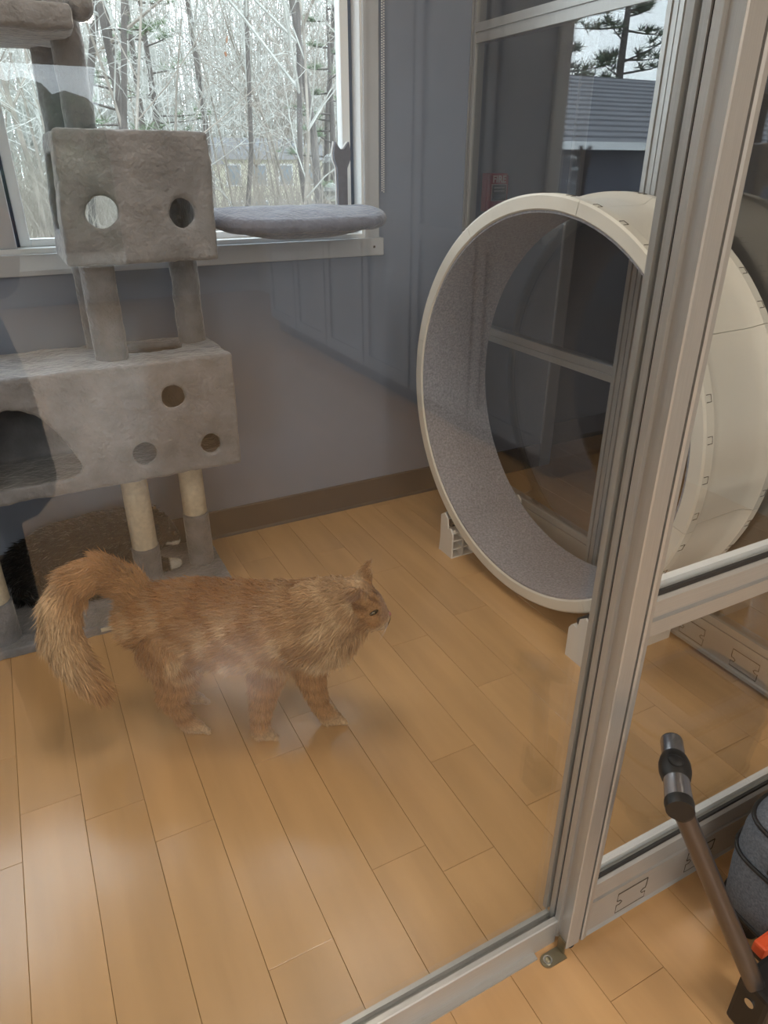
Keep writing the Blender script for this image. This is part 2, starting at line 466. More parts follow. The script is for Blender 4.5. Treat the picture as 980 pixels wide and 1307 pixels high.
# ---- side partition (aluminium framed glass) : structure
sp = thing('wall_side', 'aluminium framed glass side partition behind the running wheel', None, (XS, 1.5, 0)); sp['kind'] = 'structure'
TX = 0.040
def vpost(name, y0, y1, z0, z1, parent, x0=XS, x1=XS + TX):
    """extruded post with T slots on the faces towards the room"""
    w = y1 - y0; s = min(0.008, w * .22)
    yc = (y0 + y1) / 2; d = .006
    poly = [(x0, y0), (x0, yc - s / 2), (x0 + d, yc - s / 2), (x0 + d, yc + s / 2), (x0, yc + s / 2), (x0, y1), (x1, y1),
            (x1, yc + s / 2), (x1 - d, yc + s / 2), (x1 - d, yc - s / 2), (x1, yc - s / 2), (x1, y0)]
    return MB().prism(poly, 'z', z0, z1).build(name, 'alu', parent)
def hrail_y(name, y0, y1, z0, z1, parent, x0=XS, x1=XS + TX, m='alu'):
    zc = (z0 + z1) / 2; s = .007; d = .006
    poly = [(x0 + .002, z0), (x0 + .002, zc - s / 2), (x0 + d, zc - s / 2), (x0 + d, zc + s / 2), (x0, zc + s / 2), (x0, z1), (x1, z1), (x1, z0)]
    # prism along y wants (x,z)
    return MB().prism(poly, 'y', y0, y1).build(name, m, parent)
YP0, YP1 = 1.468, 1.545
vpost('post', YB - .030, YB - .001, 0.0, 2.55, sp)
vpost('post', YP0 + .040, YP1, 0.0, 2.55, sp)
vpost('post', YP0, YP0 + .037, 0.0, 2.55, sp)
vpost('post', 0.56, 0.60, 0.0, 2.55, sp)
for (y0, y1) in ((YP1, YB - .030), (0.60, YP0)):
    hrail_y('rail', y0, y1, 0.703, 0.752, sp)
    hrail_y('rail', y0, y1, 1.685, 1.742, sp)
    hrail_y('rail', y0, y1, 0.100, 0.148, sp)
    hrail_y('rail', y0, y1, 2.50, 2.55, sp)
    kp = MB().prism([(XS + .004, .012), (XS + .004, .022), (XS + .008, .026), (XS + .008, .096), (XS + .002, .1), (XS + TX, .1), (XS + TX, .012)], 'y', y0, y1).build('kick_plate', 'alu', sp)
    for (z0, z1) in ((.146, .705), (.750, 1.687), (1.74, 2.50)):
        MB().box(XS + .007, XS + .013, y0 - .004, y1 + .004, z0, z1).build('glass_pane', 'sideglass', sp)
def knockout(parent, axis, c0, z0, w, h, plane):
    """a punched outline with keyhole notches: thin dark groove lines"""
    q = [(0, 0), (w, 0), (w, h * .30), (w * .88, h * .30), (w * .83, h * .42), (w * .90, h * .5), (w * .98, h * .5), (w, h * .62), (w, h), (0, h), (0, h * .62), (w * .1, h * .6), (w * .17, h * .5),
         (w * .1, h * .40), (0, h * .42)]
    pts = [((plane, c0 + p[0], z0 + p[1]) if axis == 'y' else (c0 + p[0], plane, z0 + p[1])) for p in q]
    MB().tube(pts, .0013, 4, closed=True).build('knockout', 'line', parent)
for c in (1.04, 0.86, 0.70):
    knockout(sp, 'y', c, .032, .085, .055, XS + .0075)

# ---- front partition : fixed pane on the left, glazed door on the right
YD = 0.537
fp = thing('wall_glass', 'frameless glass wall on a low aluminium sill in front of the cats', None, (0, .58, 0)); fp['kind'] = 'structure'
PX = 0.656
MB().box(-2.3, PX + .001, .5795, .5855, .045, 2.5).build('glass_pane', 'glass', fp)
MB().prism([(.566, 0), (.566, .060), (.568, .062), (.5765, .062), (.5765, .045), (.589, .045), (.589, .058), (.597, .058), (.597, 0)], 'x', -2.3, PX).build('sill_rail', 'aluh', fp)
MB().prism([(.566, 0), (.554, 0), (.554, .004), (.566, .006)], 'x', -2.3, PX - .05).build('sill_flange', 'aluh', fp)
pd = thing('trim_post', 'tall slotted aluminium post holding the glass wall', None, (PX, .57, 0)); pd['kind'] = 'structure'
def zp(poly, name, m='alu', z0=0.018, z1=2.55): return MB().prism(poly, 'z', z0, z1).build(name, m, pd)
# front extrusion (T slot in the left face)
zp([(PX, YD + .001), (PX + .003, YD), (PX + .030, YD), (PX + .030, YD + .038), (PX, YD + .038), (PX, YD + .027), (PX + .005, YD + .025),
    (PX + .005, YD + .013), (PX, YD + .011)], 'post_front')
zp([(PX + .003, YD + .038), (PX + .026, YD + .038), (PX + .026, YD + .042), (PX + .003, YD + .042)], 'gasket', 'slot')
zp([(PX, YD + .042), (PX + .030, YD + .042), (PX + .030, YD + .053), (PX, YD + .053)], 'glazing_bead')
zp([(PX + .006, YD + .053), (PX + .026, YD + .053), (PX + .026, YD + .059), (PX + .006, YD + .059)], 'gasket', 'slot', .06)
zp([(PX - .004, YD + .059), (PX + .028, YD + .059), (PX + .028, YD + .068), (PX - .004, YD + .068)], 'rear_bead', 'alu', .06)
MB().cyl((PX + .022, YD + .018, 0), (PX + .022, YD + .018, .018), .013, n=16).build('foot', 'rubber', pd)

br = thing('floor_bracket', 'small zinc floor bracket screwed down beside the post foot', 'bracket', (PX - .03, .555, 0))
bpoly = [(PX - .0005, .540), (PX - .0005, .566)]
b_ = MB()
b_.box(PX - .003, PX - .0003, .5385, .556, 0.003, .036)
base = [(PX, .531), (PX, .556)] + [(PX - .036 + .0125 * math.cos(a), .5435 + .0125 * math.sin(a)) for a in [PI / 2 + PI * i / 10 for i in range(11)]]
b_.prism(base, 'z', .0, .003)
b_.build('plate', 'zinc', br)
s_ = MB(); s_.cyl((PX - .035, .5435, .003), (PX - .035, .5435, .0052), .0085, n=20); s_.build('washer', 'screw', br, smooth='auto')
s_ = MB(); s_.tube([(PX - .035, .5435, .005), (PX - .035, .5435, .0075), (PX - .035, .5435, .0088)], [.0055, .005, .002], 16); s_.build('screw', 'zinc', br, smooth='auto')

dr = thing('door_1', 'aluminium framed glass door with a deep kick plate', None, (PX + .03, YD, 0)); dr['kind'] = 'structure'
DX0, DX1 = PX + .0345, 1.545
zs = .020
def dpart(poly, name, x0, x1, m='aluh'): return MB().prism(poly, 'x', x0, x1).build(name, m, dr)
MB().prism([(DX0, YD), (DX0 + .004, YD - .0015), (DX0 + .013, YD), (DX0 + .013, YD + .034), (DX0, YD + .034)], 'z', zs, 2.4).build('stile', 'alu', dr)
MB().prism([(DX1, YD), (DX1 + .035, YD), (DX1 + .035, YD + .034), (DX1, YD + .034)], 'z', zs, 2.4).build('stile', 'alu', dr)
dx0 = DX0 + .013
def rail_profile(zb, zt, groove, name):
    # (y,z) profile, sloping upper face, dark groove line
    dpart([(YD + .001, zb), (YD, groove - .004), (YD + .006, groove - .003), (YD + .006, groove + .003), (YD + .001, groove + .004), (YD + .003, zt - .010), (YD + .008, zt - .006),
           (YD + .030, zt - .006), (YD + .034, zb)], name, dx0, DX1)
    g = MB().box(dx0, DX1, YD + .009, YD + .014, zt - .007, zt + .001).build('gasket', 'slot', dr)
    MB().box(dx0, DX1, YD + .022, YD + .034, zt - .006, zt + .007).build('glazing_bead', 'vinyl', dr)
rail_profile(.708, .776, .738, 'mid_rail')
rail_profile(.105, .172, .122, 'bottom_rail')
rail_profile(2.33, 2.40, 2.36, 'top_rail')
dpart([(YD + .003, zs), (YD - .001, zs + .004), (YD + .003, zs + .010), (YD + .004, .100), (YD + .001, .106), (YD + .034, .106), (YD + .034, zs)], 'kick_plate', dx0, DX1)
for c in (.775, .960, 1.145, 1.33):
    knockout(dr, 'x', c, .036, .075, .055, YD + .0036)
MB().box(dx0 - .004, DX1 + .004, YD + .0155, YD + .0205, .168, .712).build('glass_pane', 'glass', dr)
MB().box(dx0 - .004, DX1 + .004, YD + .0155, YD + .0205, .772, 2.335).build('glass_pane', 'glass', dr)

# ---- ceiling lights (all above the frame)
for i, (x, y, p) in enumerate(LAMPS):
    t = thing('ceiling_light', ['square ceiling light panel over the cats behind the glass', 'square ceiling light panel nearest the glass wall, window side', 'square ceiling light panel nearest the glass wall, cabinet side', 'rear square ceiling light panel, window side', 'rear square ceiling light panel, cabinet side'][i], 'light', (x, y, CEIL_H - .03), 'ceiling light panels')
    f = MB()
    for (a, b, c, d) in ((-.32, -.28, -.32, .32), (.28, .32, -.32, .32), (-.28, .28, -.32, -.28), (-.28, .28, .28, .32)):
        f.box(x + a, x + b, y + c, y + d, CEIL_H - .03, CEIL_H - .001)
    f.build('frame', 'frame', t)
    MB().box(x - .28, x + .28, y - .28, y + .28, CEIL_H - .02, CEIL_H - .012).build('diffuser', 'lamp', t)
    d = bpy.data.lights.new('lamp_light', 'AREA'); d.shape = 'SQUARE'; d.size = .55; d.energy = p; d.color = (1.0, .93, .85)
    lo = bpy.data.objects.new('lamp_light', d); COL.objects.link(lo); lo.location = (x, y, CEIL_H - .035)

# ---- cabinets along the room behind the camera
yy = -1.1
for i in range(6):
    w = .62
    t = thing('base_cabinet', ['first', 'second', 'third', 'fourth', 'fifth', 'sixth'][i] + ' grey shaker cabinet from the glass wall along the side of the room', 'cabinet', (2.3, yy - w / 2, 0), 'grey shaker cabinets')
    bx('body', 'cab', t, 2.02, 2.58, yy - w, yy, .10, 2.2)
    bx('toe_kick', 'base', t, 2.06, 2.58, yy - w, yy, 0, .10)
    d = bx('door', 'cab', t, 2.004, 2.02, yy - w + .012, yy - .012, .115, 2.18)
    fr = MB(); a0, a1 = yy - w + .012, yy - .012
    for (c0, c1, z0, z1) in ((a0, a0 + .07, .115, 2.18), (a1 - .07, a1, .115, 2.18), (a0 + .07, a1 - .07, .115, .195), (a0 + .07, a1 - .07, 2.10, 2.18), (a0 + .07, a1 - .07, .95, 1.03)):
        fr.box(1.985, 2.004, c0, c1, z0, z1, b=.003)
    fr.build('door_frame', 'cab', d)
    yy -= w

# ================================================================== OBJECTS
# ---- running wheel
WC = Vector((1.276, 1.5495, 0.6417)); TH = R(2.8); WW = 0.290; RO = 0.6036
wh = thing('cat_exerciser', 'big white cat running wheel lined with grey carpet', 'cat wheel', (WC.x + WW / 2, WC.y, 0))
ax = Vector((math.cos(TH), math.sin(TH), 0)); tn = Vector((-math.sin(TH), math.cos(TH), 0)); zz = Vector((0, 0, 1))
def wpt(a, r, ang): return WC + ax * a + tn * (r * math.cos(ang)) + zz * (r * math.sin(ang))
# profile (axial, radius), closed: outer skin then inner skin
prof = [(0, .567), (0, .598), (.004, RO), (.030, RO), (.034, .600), (.036, .594), (.044, .594), (.050, .590), (.075, .586), (WW - .075, .586), (WW - .052, .590), (WW - .044, .596),
        (WW - .034, .600), (WW - .030, RO), (WW - .004, RO), (WW, .598), (WW, .567), (WW - .004, .563), (.004, .563)]
NSEG = 8
for k in range(NSEG):
    a0 = 2 * PI * k / NSEG + .20 + .0012; a1 = 2 * PI * (k + 1) / NSEG + .20 - .0012
    n = 16; vs = []; fs = []
    for i in range(n + 1):
        ang = a0 + (a1 - a0) * i / n
        vs += [wpt(a, r, ang) for a, r in prof]
    m_ = len(prof)
    for i in range(n):
        for j_ in range(m_):
            fs.append((i * m_ + j_, i * m_ + (j_ + 1) % m_, (i + 1) * m_ + (j_ + 1) % m_, (i + 1) * m_ + j_))
    fs += [tuple(range(m_)), tuple(n * m_ + j_ for j_ in range(m_))]
    sg = MB().add(vs, fs).build('rim_segment', 'drum', wh, smooth='auto')
    for cl in range(5):
        ang = a0 + (a1 - a0) * (cl + .5) / 5
        for (ac, rr) in ((.016, RO), (WW - .016, RO)):
            da = .014
            q = [wpt(ac - .008, rr, ang - da), wpt(ac + .008, rr, ang - da), wpt(ac + .008, rr, ang + da), wpt(ac - .008, rr, ang + da)]
            MB().tube(q, .0012, 4, closed=False).build('clip', 'line', sg)
cp = MB(); n = 96; vs = []; fs = []
cprof = [(.006, .5635), (.006, .557), (WW - .006, .557), (WW - .006, .5635)]
for i in range(n):
    vs += [wpt(a, r, 2 * PI * i / n) for a, r in cprof]
for i in range(n):
    for j_ in range(4):
        fs.append((i * 4 + j_, i * 4 + (j_ + 1) % 4, ((i + 1) % n) * 4 + (j_ + 1) % 4, ((i + 1) % n) * 4 + j_))
cp.add(vs, fs).build('carpet', 'carpet', wh, smooth='auto')
# two feet with rollers
def foot(yc, sgn):
    """sgn: direction in y towards the wheel centre; smooth outer plate, ribbed towers inside"""
    xa, xb = 1.245, 1.588
    MB().prism([(xa, 0), (xb, 0), (xb, .150), (xb - .05, .158), (xa + .06, .158), (xa + .014, .150)], 'y', yc, yc + .006 * sgn).build('foot_plate', 'white', wh)
    for (x0, x1) in ((xa + .002, xa + .100), (xb - .100, xb - .002)):
        L_ = .085 * sgn; lo, hi = sorted((yc + .006 * sgn, yc + L_))
        poly = [(yc + .004 * sgn, 0), (yc + L_, 0), (yc + L_, .10), (yc + L_ * .82, .118), (yc + L_ * .62, .112), (yc + L_ * .55, .150), (yc + L_ * .3, .166), (yc + .004 * sgn, .150)]
        ck = MB().prism(poly, 'x', x0, x0 + .006).prism(poly, 'x', x1 - .006, x1).box((x0 + x1) / 2 - .003, (x0 + x1) / 2 + .003, lo, hi, 0, .108).build('tower', 'white', wh)
        rb = MB()
        for z in (.0, .034, .068, .100): rb.box(x0 + .006, x1 - .006, lo, hi, z, z + .005)
        rb.build('rib', 'white', ck)
        MB().cyl((x0 + .010, yc + L_ * .62, .132), (x1 - .010, yc + L_ * .62, .132), .015, n=16).build('roller', 'rubber', wh, smooth='auto')
foot(1.142, 1); foot(1.945, -1)
MB().cyl((1.412, 1.1395, .022), (1.412, 1.144, .022), .014, n=20).build('screw_cap', 'rubber', wh)

# ---- cat tree
tr = thing('cat_tree', 'tall grey plush cat tree with boxes and sisal posts by the window', 'cat tree', (.1, 2.2, 0))
# base board
o = MB().box(-.62, .478, 1.965, 2.39, 0.0, .032).build('base', 'plush', tr); remesh(o, .008, 6, disp=.003, dscale=.05)
# care tag on base front
MB().box(.030, .066, 1.9625, 1.965, .012, .024).build('care_tag', 'sisal', tr)
# lower box: X -.62...54, Y 2.04..2.345, z .45..8
BX0, BX1, BY0, BY1, BZ0, BZ1 = -.62, .545, 2.04, 2.36, .452, .805
lb = MB(); t_ = .022
# front panel (x,z) with holes
arch = [(-.145 + .215 * 0.0, .497)] 
arch = [(-.20, .497), (.045, .497), (.068, .505), (.078, .525), (.062, .575), (.030, .640), (-.01, .695), (-.045, .718), (-.085, .722), (-.13, .70), (-.17, .64), (-.20, .57)]
holes = [circ2(.361, .697, .034), circ2(.455, .533, .033), circ2(.256, .536, .034), arch, circ2(-.42, .62, .05)]
bmf = holed_panel(rect2(BX0, BX1, BZ0, BZ1), holes, t_)
for v in bmf.verts: v.co = Vector((v.co.x, BY0 + t_ - v.co.z, v.co.y))
lb.bm(bmf)
bmf = holed_panel(rect2(BX0, BX1, BY0, BY1), [circ2(.345, 2.245, .098, 40, .062)], t_)
for v in bmf.verts: v.co = Vector((v.co.x, v.co.y, BZ1 - t_ + v.co.z))
lb.bm(bmf)
lb.box(BX0, BX1, BY0, BY1, BZ0, BZ0 + t_); lb.box(BX0, BX1, BY1 - t_, BY1, BZ0, BZ1)
lb.box(BX0, BX0 + t_, BY0, BY1, BZ0, BZ1); lb.box(BX1 - t_, BX1, BY0, BY1, BZ0, BZ1)
o = lb.build('lower_box', 'plush', tr); remesh(o, .0075, 5, disp=.004, dscale=.06)
# upper condo
CX0, CX1, CY0, CY1, CZ0, CZ1 = .160, .532, 2.00, 2.335, 1.078, 1.388
cb = MB()
bmf = holed_panel(rect2(CX0, CX1, CZ0, CZ1), [circ2(.256, 1.203, .038), circ2(.446, 1.198, .033, 28, .037)], t_)
for v in bmf.verts: v.co = Vector((v.co.x, CY0 + t_ - v.co.z, v.co.y))
cb.bm(bmf)
bmf = holed_panel(rect2(CY0, CY1, CZ0, CZ1), [rect2(CY0 + .10, CY1 - .04, CZ0 + .07, CZ1 - .05)], t_)
for v in bmf.verts: v.co = Vector((CX0 + v.co.z, v.co.x, v.co.y))
cb.bm(bmf)
cb.box(CX0, CX1, CY0, CY1, CZ0, CZ0 + t_); cb.box(CX0, CX1, CY0, CY1, CZ1 - t_, CZ1)
bmf = holed_panel(rect2(CX0, CX1, CZ0, CZ1), [circ2(.298, 1.186, .055)], t_)
for v in bmf.verts: v.co = Vector((v.co.x, CY1 - v.co.z, v.co.y))
cb.bm(bmf)
cb.box(CX1 - t_, CX1, CY0, CY1, CZ0, CZ1)
o = cb.build('upper_condo', 'plush', tr); remesh(o, .0072, 5, disp=.004, dscale=.05)
for v in o.data.vertices:          # the cover leans a little, wider at the bottom front
    q = v.co + ORIGIN[tr.name]
    v.co.x -= (1.388 - q.z) / .31 * (.022 if q.x < .34 else 0.006)
# plush posts
def plush_post(x, y, z0, z1, r, name='plush_post'):
    P_ = [(x, y, z0 + (z1 - z0) * i / 24) for i in range(25)]
    o = MB().tube(P_, r, 24).build(name, 'plush', tr, smooth=True)
    for v in o.data.vertices:
        d = Vector((v.co.x + ORIGIN[tr.name].x - x, v.co.y + ORIGIN[tr.name].y - y, 0))
        if d.length > 0: v.co += d.normalized() * .004 * noise.noise(Vector((v.co.x, v.co.y, v.co.z)) * 22)
    return o
plush_post(.222, 2.150, .80, 1.085, .0455)
plush_post(.485, 2.275, .80, 1.085, .042)
plush_post(.205, 2.315, .80, 1.085, .036)
plush_post(.244, 2.150, 1.383, 2.02, .038)
plush_post(.205, 2.300, 1.383, 2.02, .036)
# top platform and a fluffy ball edge
o = MB().box(-.36, .250, 1.98, 2.36, 1.578, 1.63).build('perch_shelf', 'plush', tr); remesh(o, .009, 6, disp=.004, dscale=.06)
MB().ico((.272, 2.05, 1.640), .034, 3).build('pompom', 'plush', tr, smooth=True)
o = MB().box(-.05, .45, 1.95, 2.36, 2.02, 2.06).build('perch_shelf', 'plush', tr); remesh(o, .009, 6, disp=.004, dscale=.06)
# sisal posts, with plush sleeves at the foot
def sisal_post(x, y, z0, zs, z1, r, sleeve=True):
    n = int((z1 - zs) / .0055); P_ = []; rr = []
    for i in range(n * 2 + 1):
        P_.append((x, y, zs + (z1 - zs) * i / (2 * n))); rr.append(r if i % 2 == 0 else r + .0022)
    MB().tube(P_, rr, 24).build('sisal_post', 'sisal', tr, smooth=True)
    if sleeve:
        P_ = [(x, y, z0 + (zs - z0) * i / 16) for i in range(17)]
        o = MB().tube(P_, [r + .006] * 17, 24).build('plush_sleeve', 'plush', tr, smooth=True)
        for v in o.data.vertices:
            v.co.z += .010 * noise.noise(Vector((v.co.x * 30, v.co.y * 30, 1))) if v.co.z > zs - .02 else 0
sisal_post(.226, 2.205, .028, .148, .458, .040)
sisal_post(.412, 2.225, .028, .225, .458, .038)
sisal_post(-.232, 2.035, .028, .165, .458, .040)
sisal_post(-.52, 2.25, .028, .165, .458, .040)

# ---- window hammock
hm = thing('window_hammock', 'grey plush window hammock bed on a cat shaped bracket', 'cat hammock', (.85, 2.25, 1.10))
n, m_ = 56, 15; vs = []; fs = []
HX, HY = .292, .165
for i in range(n):
    a = 2 * PI * i / n
    cx_ = math.copysign(abs(math.cos(a)) ** .62, math.cos(a)); sy_ = math.copysign(abs(math.sin(a)) ** .62, math.sin(a))
    for j_ in range(m_):
        b = 2 * PI * j_ / m_
        rr = .026
        e = 1 - .10 * (1 - math.cos(b)) * 0
        x = .845 + cx_ * (HX + math.cos(b) * rr - .03); y = 2.225 + sy_ * (HY + math.cos(b) * rr - .03)
        z = 1.168 + math.sin(b) * rr * .85 - .02 * max(0, -sy_) + .004 * noise.noise(Vector((x * 14, y * 14, b)))
        vs.append((x, y, z))
for i in range(n):
    for j_ in range(m_):
        fs.append((i * m_ + j_, i * m_ + (j_ + 1) % m_, ((i + 1) % n) * m_ + (j_ + 1) % m_, ((i + 1) % n) * m_ + j_))
MB().add(vs, fs).build('bolster', 'cushion', hm, smooth=True)
# sagging pad
vs = []; fs = []; nr = 10
for k in range(nr + 1):
    q = k / nr
    for i in range(n):
        a = 2 * PI * i / n
        cx_ = math.copysign(abs(math.cos(a)) ** .62, math.cos(a)) * q; sy_ = math.copysign(abs(math.sin(a)) ** .62, math.sin(a)) * q
        vs.append((.845 + cx_ * (HX - .02), 2.225 + sy_ * (HY - .02), 1.158 - .052 * (1 - q ** 2.4) - .02 * max(0, -sy_)))
for k in range(nr):
    for i in range(n):
        fs.append((k * n + i, k * n + (i + 1) % n, (k + 1) * n + (i + 1) % n, (k + 1) * n + i))
o = MB().add(vs, fs).build('sling', 'cushion', hm, smooth=True, fix=False)
md = o.modifiers.new('t', 'SOLIDIFY'); md.thickness = .014
vs = []; fs = []
for k in range(nr + 1):
    q = k / nr
    for i in range(n):
        a = 2 * PI * i / n
        cx_ = math.copysign(abs(math.cos(a)) ** .62, math.cos(a)) * q; sy_ = math.copysign(abs(math.sin(a)) ** .62, math.sin(a)) * q
        x, y = .845 + cx_ * (HX - .02), 2.225 + sy_ * (HY - .02)
        vs.append((x, y, 1.168 + .012 * (1 - q * q) - .02 * max(0, -sy_) + .006 * noise.noise(Vector((x * 13, y * 13, 3)))))
for k in range(nr):
    for i in range(n):
        fs.append((k * n + i, k * n + (i + 1) % n, (k + 1) * n + (i + 1) % n, (k + 1) * n + i))
o = MB().add(vs, fs).build('cushion', 'cushion', hm, smooth=True, fix=False)
md = o.modifiers.new('t', 'SOLIDIFY'); md.thickness = .016
# bracket arms shaped like a cat
for xc in (1.074, .575):
    pl = [(-.016, 1.16), (.018, 1.16), (.019, 1.30), (.031, 1.325), (.033, 1.345), (.027, 1.379), (.008, 1.357), (-.005, 1.357), (-.022, 1.379), (-.029, 1.345), (-.027, 1.325), (-.017, 1.30)]
    a_ = MB().prism([(xc + p[0], p[1]) for p in pl], 'y', 2.374, 2.386).build('bracket_arm', 'felt', hm)
    pe = [(xc + p[0] * 1.04 - .003, p[1] + .0015) for p in pl]
    MB().prism(pe, 'y', 2.386, 2.391).build('backing', 'vinyl', a_)
    for z in (1.225, 1.315):
        MB().tube([(xc - .004, 2.391, z), (xc - .004, 2.40, z), (xc - .004, 2.4645, z)], [.012, .013, .030], 20).build('suction_cup', 'winglass', hm, smooth='auto')

# ---- bead chain of the blind
ch = MB()
for i in range(150):
    z = 1.225 + i * .0072
    ch.ico((1.244, 2.398, z), .0030, 1)
    ch.ico((1.2370, 2.398, z + .004), .0030, 1)
tag(ch.build('blind_chain', 'bead', None, smooth=True, loc=(1.241, 2.398, 1.22)), 'thin looped bead chain hanging beside the window casing', 'chain')

# ---- fire alarm pull station
fa = thing('fire_alarm', 'red fire alarm pull station on the wall behind the side glass', 'fire alarm', (1.726, YB, 1.15))
bx('body', 'red', fa, 1.677, 1.775, YB - .030, YB, 1.150, 1.282, b=.004)
bx('face', 'red', fa, 1.683, 1.769, YB - .045, YB - .028, 1.156, 1.276, b=.004)
bx('border', 'print', fa, 1.692, 1.762, YB - .0458, YB - .0445, 1.186, 1.245)
bx('window', 'reddark', fa, 1.695, 1.759, YB - .0468, YB - .0452, 1.189, 1.242)
pb = bx('pull_bar', 'reddark', fa, 1.697, 1.757, YB - .056, YB - .046, 1.196, 1.212, b=.002)
def text(body, size, x, z, y, m, parent, name, depth=.0008):
    cu = bpy.data.curves.new(name, 'FONT'); cu.body = body; cu.size = size; cu.align_x = 'CENTER'; cu.extrude = depth; cu.offset = size * .02
    o = bpy.data.objects.new(name, cu); COL.objects.link(o)
    o.rotation_euler = (R(90), 0, 0); o.location = (x, y, z)
    dg = bpy.context.evaluated_depsgraph_get(); me = bpy.data.meshes.new_from_object(o.evaluated_get(dg))
    me.transform(Matrix.Translation(Vector((x, y, z)) - ORIGIN[parent.name]) @ Matrix.Rotation(R(90), 4, 'X'))
    bpy.data.objects.remove(o)
    r = bpy.data.objects.new(name, me); COL.objects.link(r); me.materials.append(M[m]); r.parent = parent; ORIGIN[r.name] = ORIGIN[parent.name]
    return r
text('FIRE', .034, 1.726, 1.2505, YB - .0455, 'print', fa, 'lettering')
for z in (1.220, 1.231):
    bx('print_line', 'print', fa, 1.703, 1.751, YB - .0472, YB - .0466, z, z + .003)

# ---- stroller
st = thing('pet_stroller', 'grey fabric stroller with a gunmetal push handle standing outside the glass door', 'stroller', (.95, .30, 0))
h_far = Vector((.752, .497, .525)); h_near = Vector((.664, .402, .522))
d_ = (h_near - h_far)
pg = lambda t: tuple(h_far + d_ * t)
MB().tube([pg(0), pg(.02), pg(.3)], [.0155, .0165, .0165], 24).build('grip_tube', 'chrome', st, smooth='auto')
MB().tube([pg(.58), pg(.90)], [.0178, .0190], 24).build('grip_tube', 'chrome', st, smooth='auto')
MB().tube([pg(-.025), pg(-.01), pg(0)], [.012, .0155, .0158], 24).build('end_cap', 'black', st, smooth='auto')
MB().tube([pg(.89), pg(.92), pg(1.01)], [.0196, .0200, .0185], 24).build('end_cap', 'black', st, smooth='auto')
ck = MB().tube([pg(.25), pg(.29), pg(.38), pg(.48), pg(.57), pg(.61)], [.0168, .0195, .0225, .0225, .0200, .0180], 24).build('grip_collar', 'black', st, smooth='auto')
cc = h_far + d_ * .40 + Vector((-.008, -.004, .0205))
MB().ico(cc, .011, 2, (1, 1.1, .4)).build('button', 'rubber', ck, smooth=True)
p_top = Vector(pg(.86)) + Vector((.018, .012, -.022)); p_bot = Vector((.845, .300, .100))
MB().tube([tuple(p_top + Vector((-.012, -.008, .014))), tuple(p_top), tuple(p_top.lerp(p_bot, .06))], [.015, .018, .0165], 20).build('pivot_block', 'black', st, smooth='auto')
MB().tube([tuple(p_top.lerp(p_bot, t)) for t in (0, .3, .7, 1)], [.0145, .0150, .0155, .0155], 24).build('handle_tube', 'gun', st, smooth='auto')
MB().box(p_bot.x - .024, p_bot.x + .05, p_bot.y - .028, p_bot.y + .028, .020, .135, b=.008).build('hinge_block', 'black', st, smooth=False)
MB().cyl((p_bot.x - .026, p_bot.y, .10), (p_bot.x - .022, p_bot.y, .10), .008, n=16).build('rivet', 'screw', st)
# fabric body
#fb = MB().tube([(1.02, .335, .055), (1.0, .345, .12), (1.0, .36, .20), (1.02, .37, .28), (1.06, .38, .34), (1.12, .385, .37), (1.2, .385, .385)], [.05, .085, .10, .10, .095, .085, .05], 24)
fbo = MB()
nseg = 15; vs = []; fs = []
prof2 = [(.055, .80), (.062, .90), (.085, .96), (.20, 1.0), (.30, .98), (.335, .93), (.352, .84), (.358, .70), (.360, 0.0)]
ring = 48
def sring(z, k, i, n_=48, tilt=0.0):
    a = 2 * PI * i / n_
    e = .42
    return (1.122 + .182 * k * math.copysign(abs(math.cos(a)) ** e, math.cos(a)), .372 + .108 * k * math.copysign(abs(math.sin(a)) ** e, math.sin(a)), .05 + (z - .05) * .84 + tilt * math.cos(a))
for (z, k_) in prof2:
    vs += [sring(z, k_, i) for i in range(ring)]
for k in range(len(prof2) - 1):
    for i in range(ring):
        fs.append((k * ring + i, k * ring + (i + 1) % ring, (k + 1) * ring + (i + 1) % ring, (k + 1) * ring + i))
fs.append(tuple(range(ring)))
fab = MB().add(vs, fs).build('fabric_body', 'fabric', st, smooth='auto')
for zi, k_ in ((.085, .965), (.335, .935), (.245, 1.003)):
    MB().tube([sring(zi, k_, i) for i in range(48)], .0042, 8, closed=True).build('piping', 'black', fab, smooth=True)
MB().box(1.044, 1.204, .300, .445, .3085, .3125, b=.0015).build('mesh_window', 'slot', fab)
for x in (1.044, 1.204):
    MB().box(x - .006, x + .006, .262, .268, .07, .285, b=.002).build('webbing', 'black', fab)
MB().box(.932, .946, .33, .39, .232, .246, b=.004).build('strap', 'black', fab)
MB().box(.93, 1.10, .33, .37, .045, .075, b=.006).build('chassis_bar', 'black', st)
MB().box(.898, .945, .335, .358, .098, .124, b=.005).build('release_tab', 'orange', st)
def wheel(x, y, r, w):
    o = MB().tube([(x - w, y, r), (x - w * .8, y, r), (x + w * .8, y, r), (x + w, y, r)], [r * .8, r, r, r * .8], 28).build('wheel', 'rubber', st, smooth='auto')
    MB().cyl((x - w - .002, y, r), (x + w + .002, y, r), r * .45, n=20).build('hub', 'black', o, smooth='auto')
wheel(.990, .418, .030, .012); wheel(1.28, .41, .042, .014); wheel(1.28, .25, .042, .014)
bx('axle', 'black', st, .99, 1.28, .402, .412, .026, .046)
bx('axle', 'black', st, .87, 1.28, .25, .262, .036, .048)

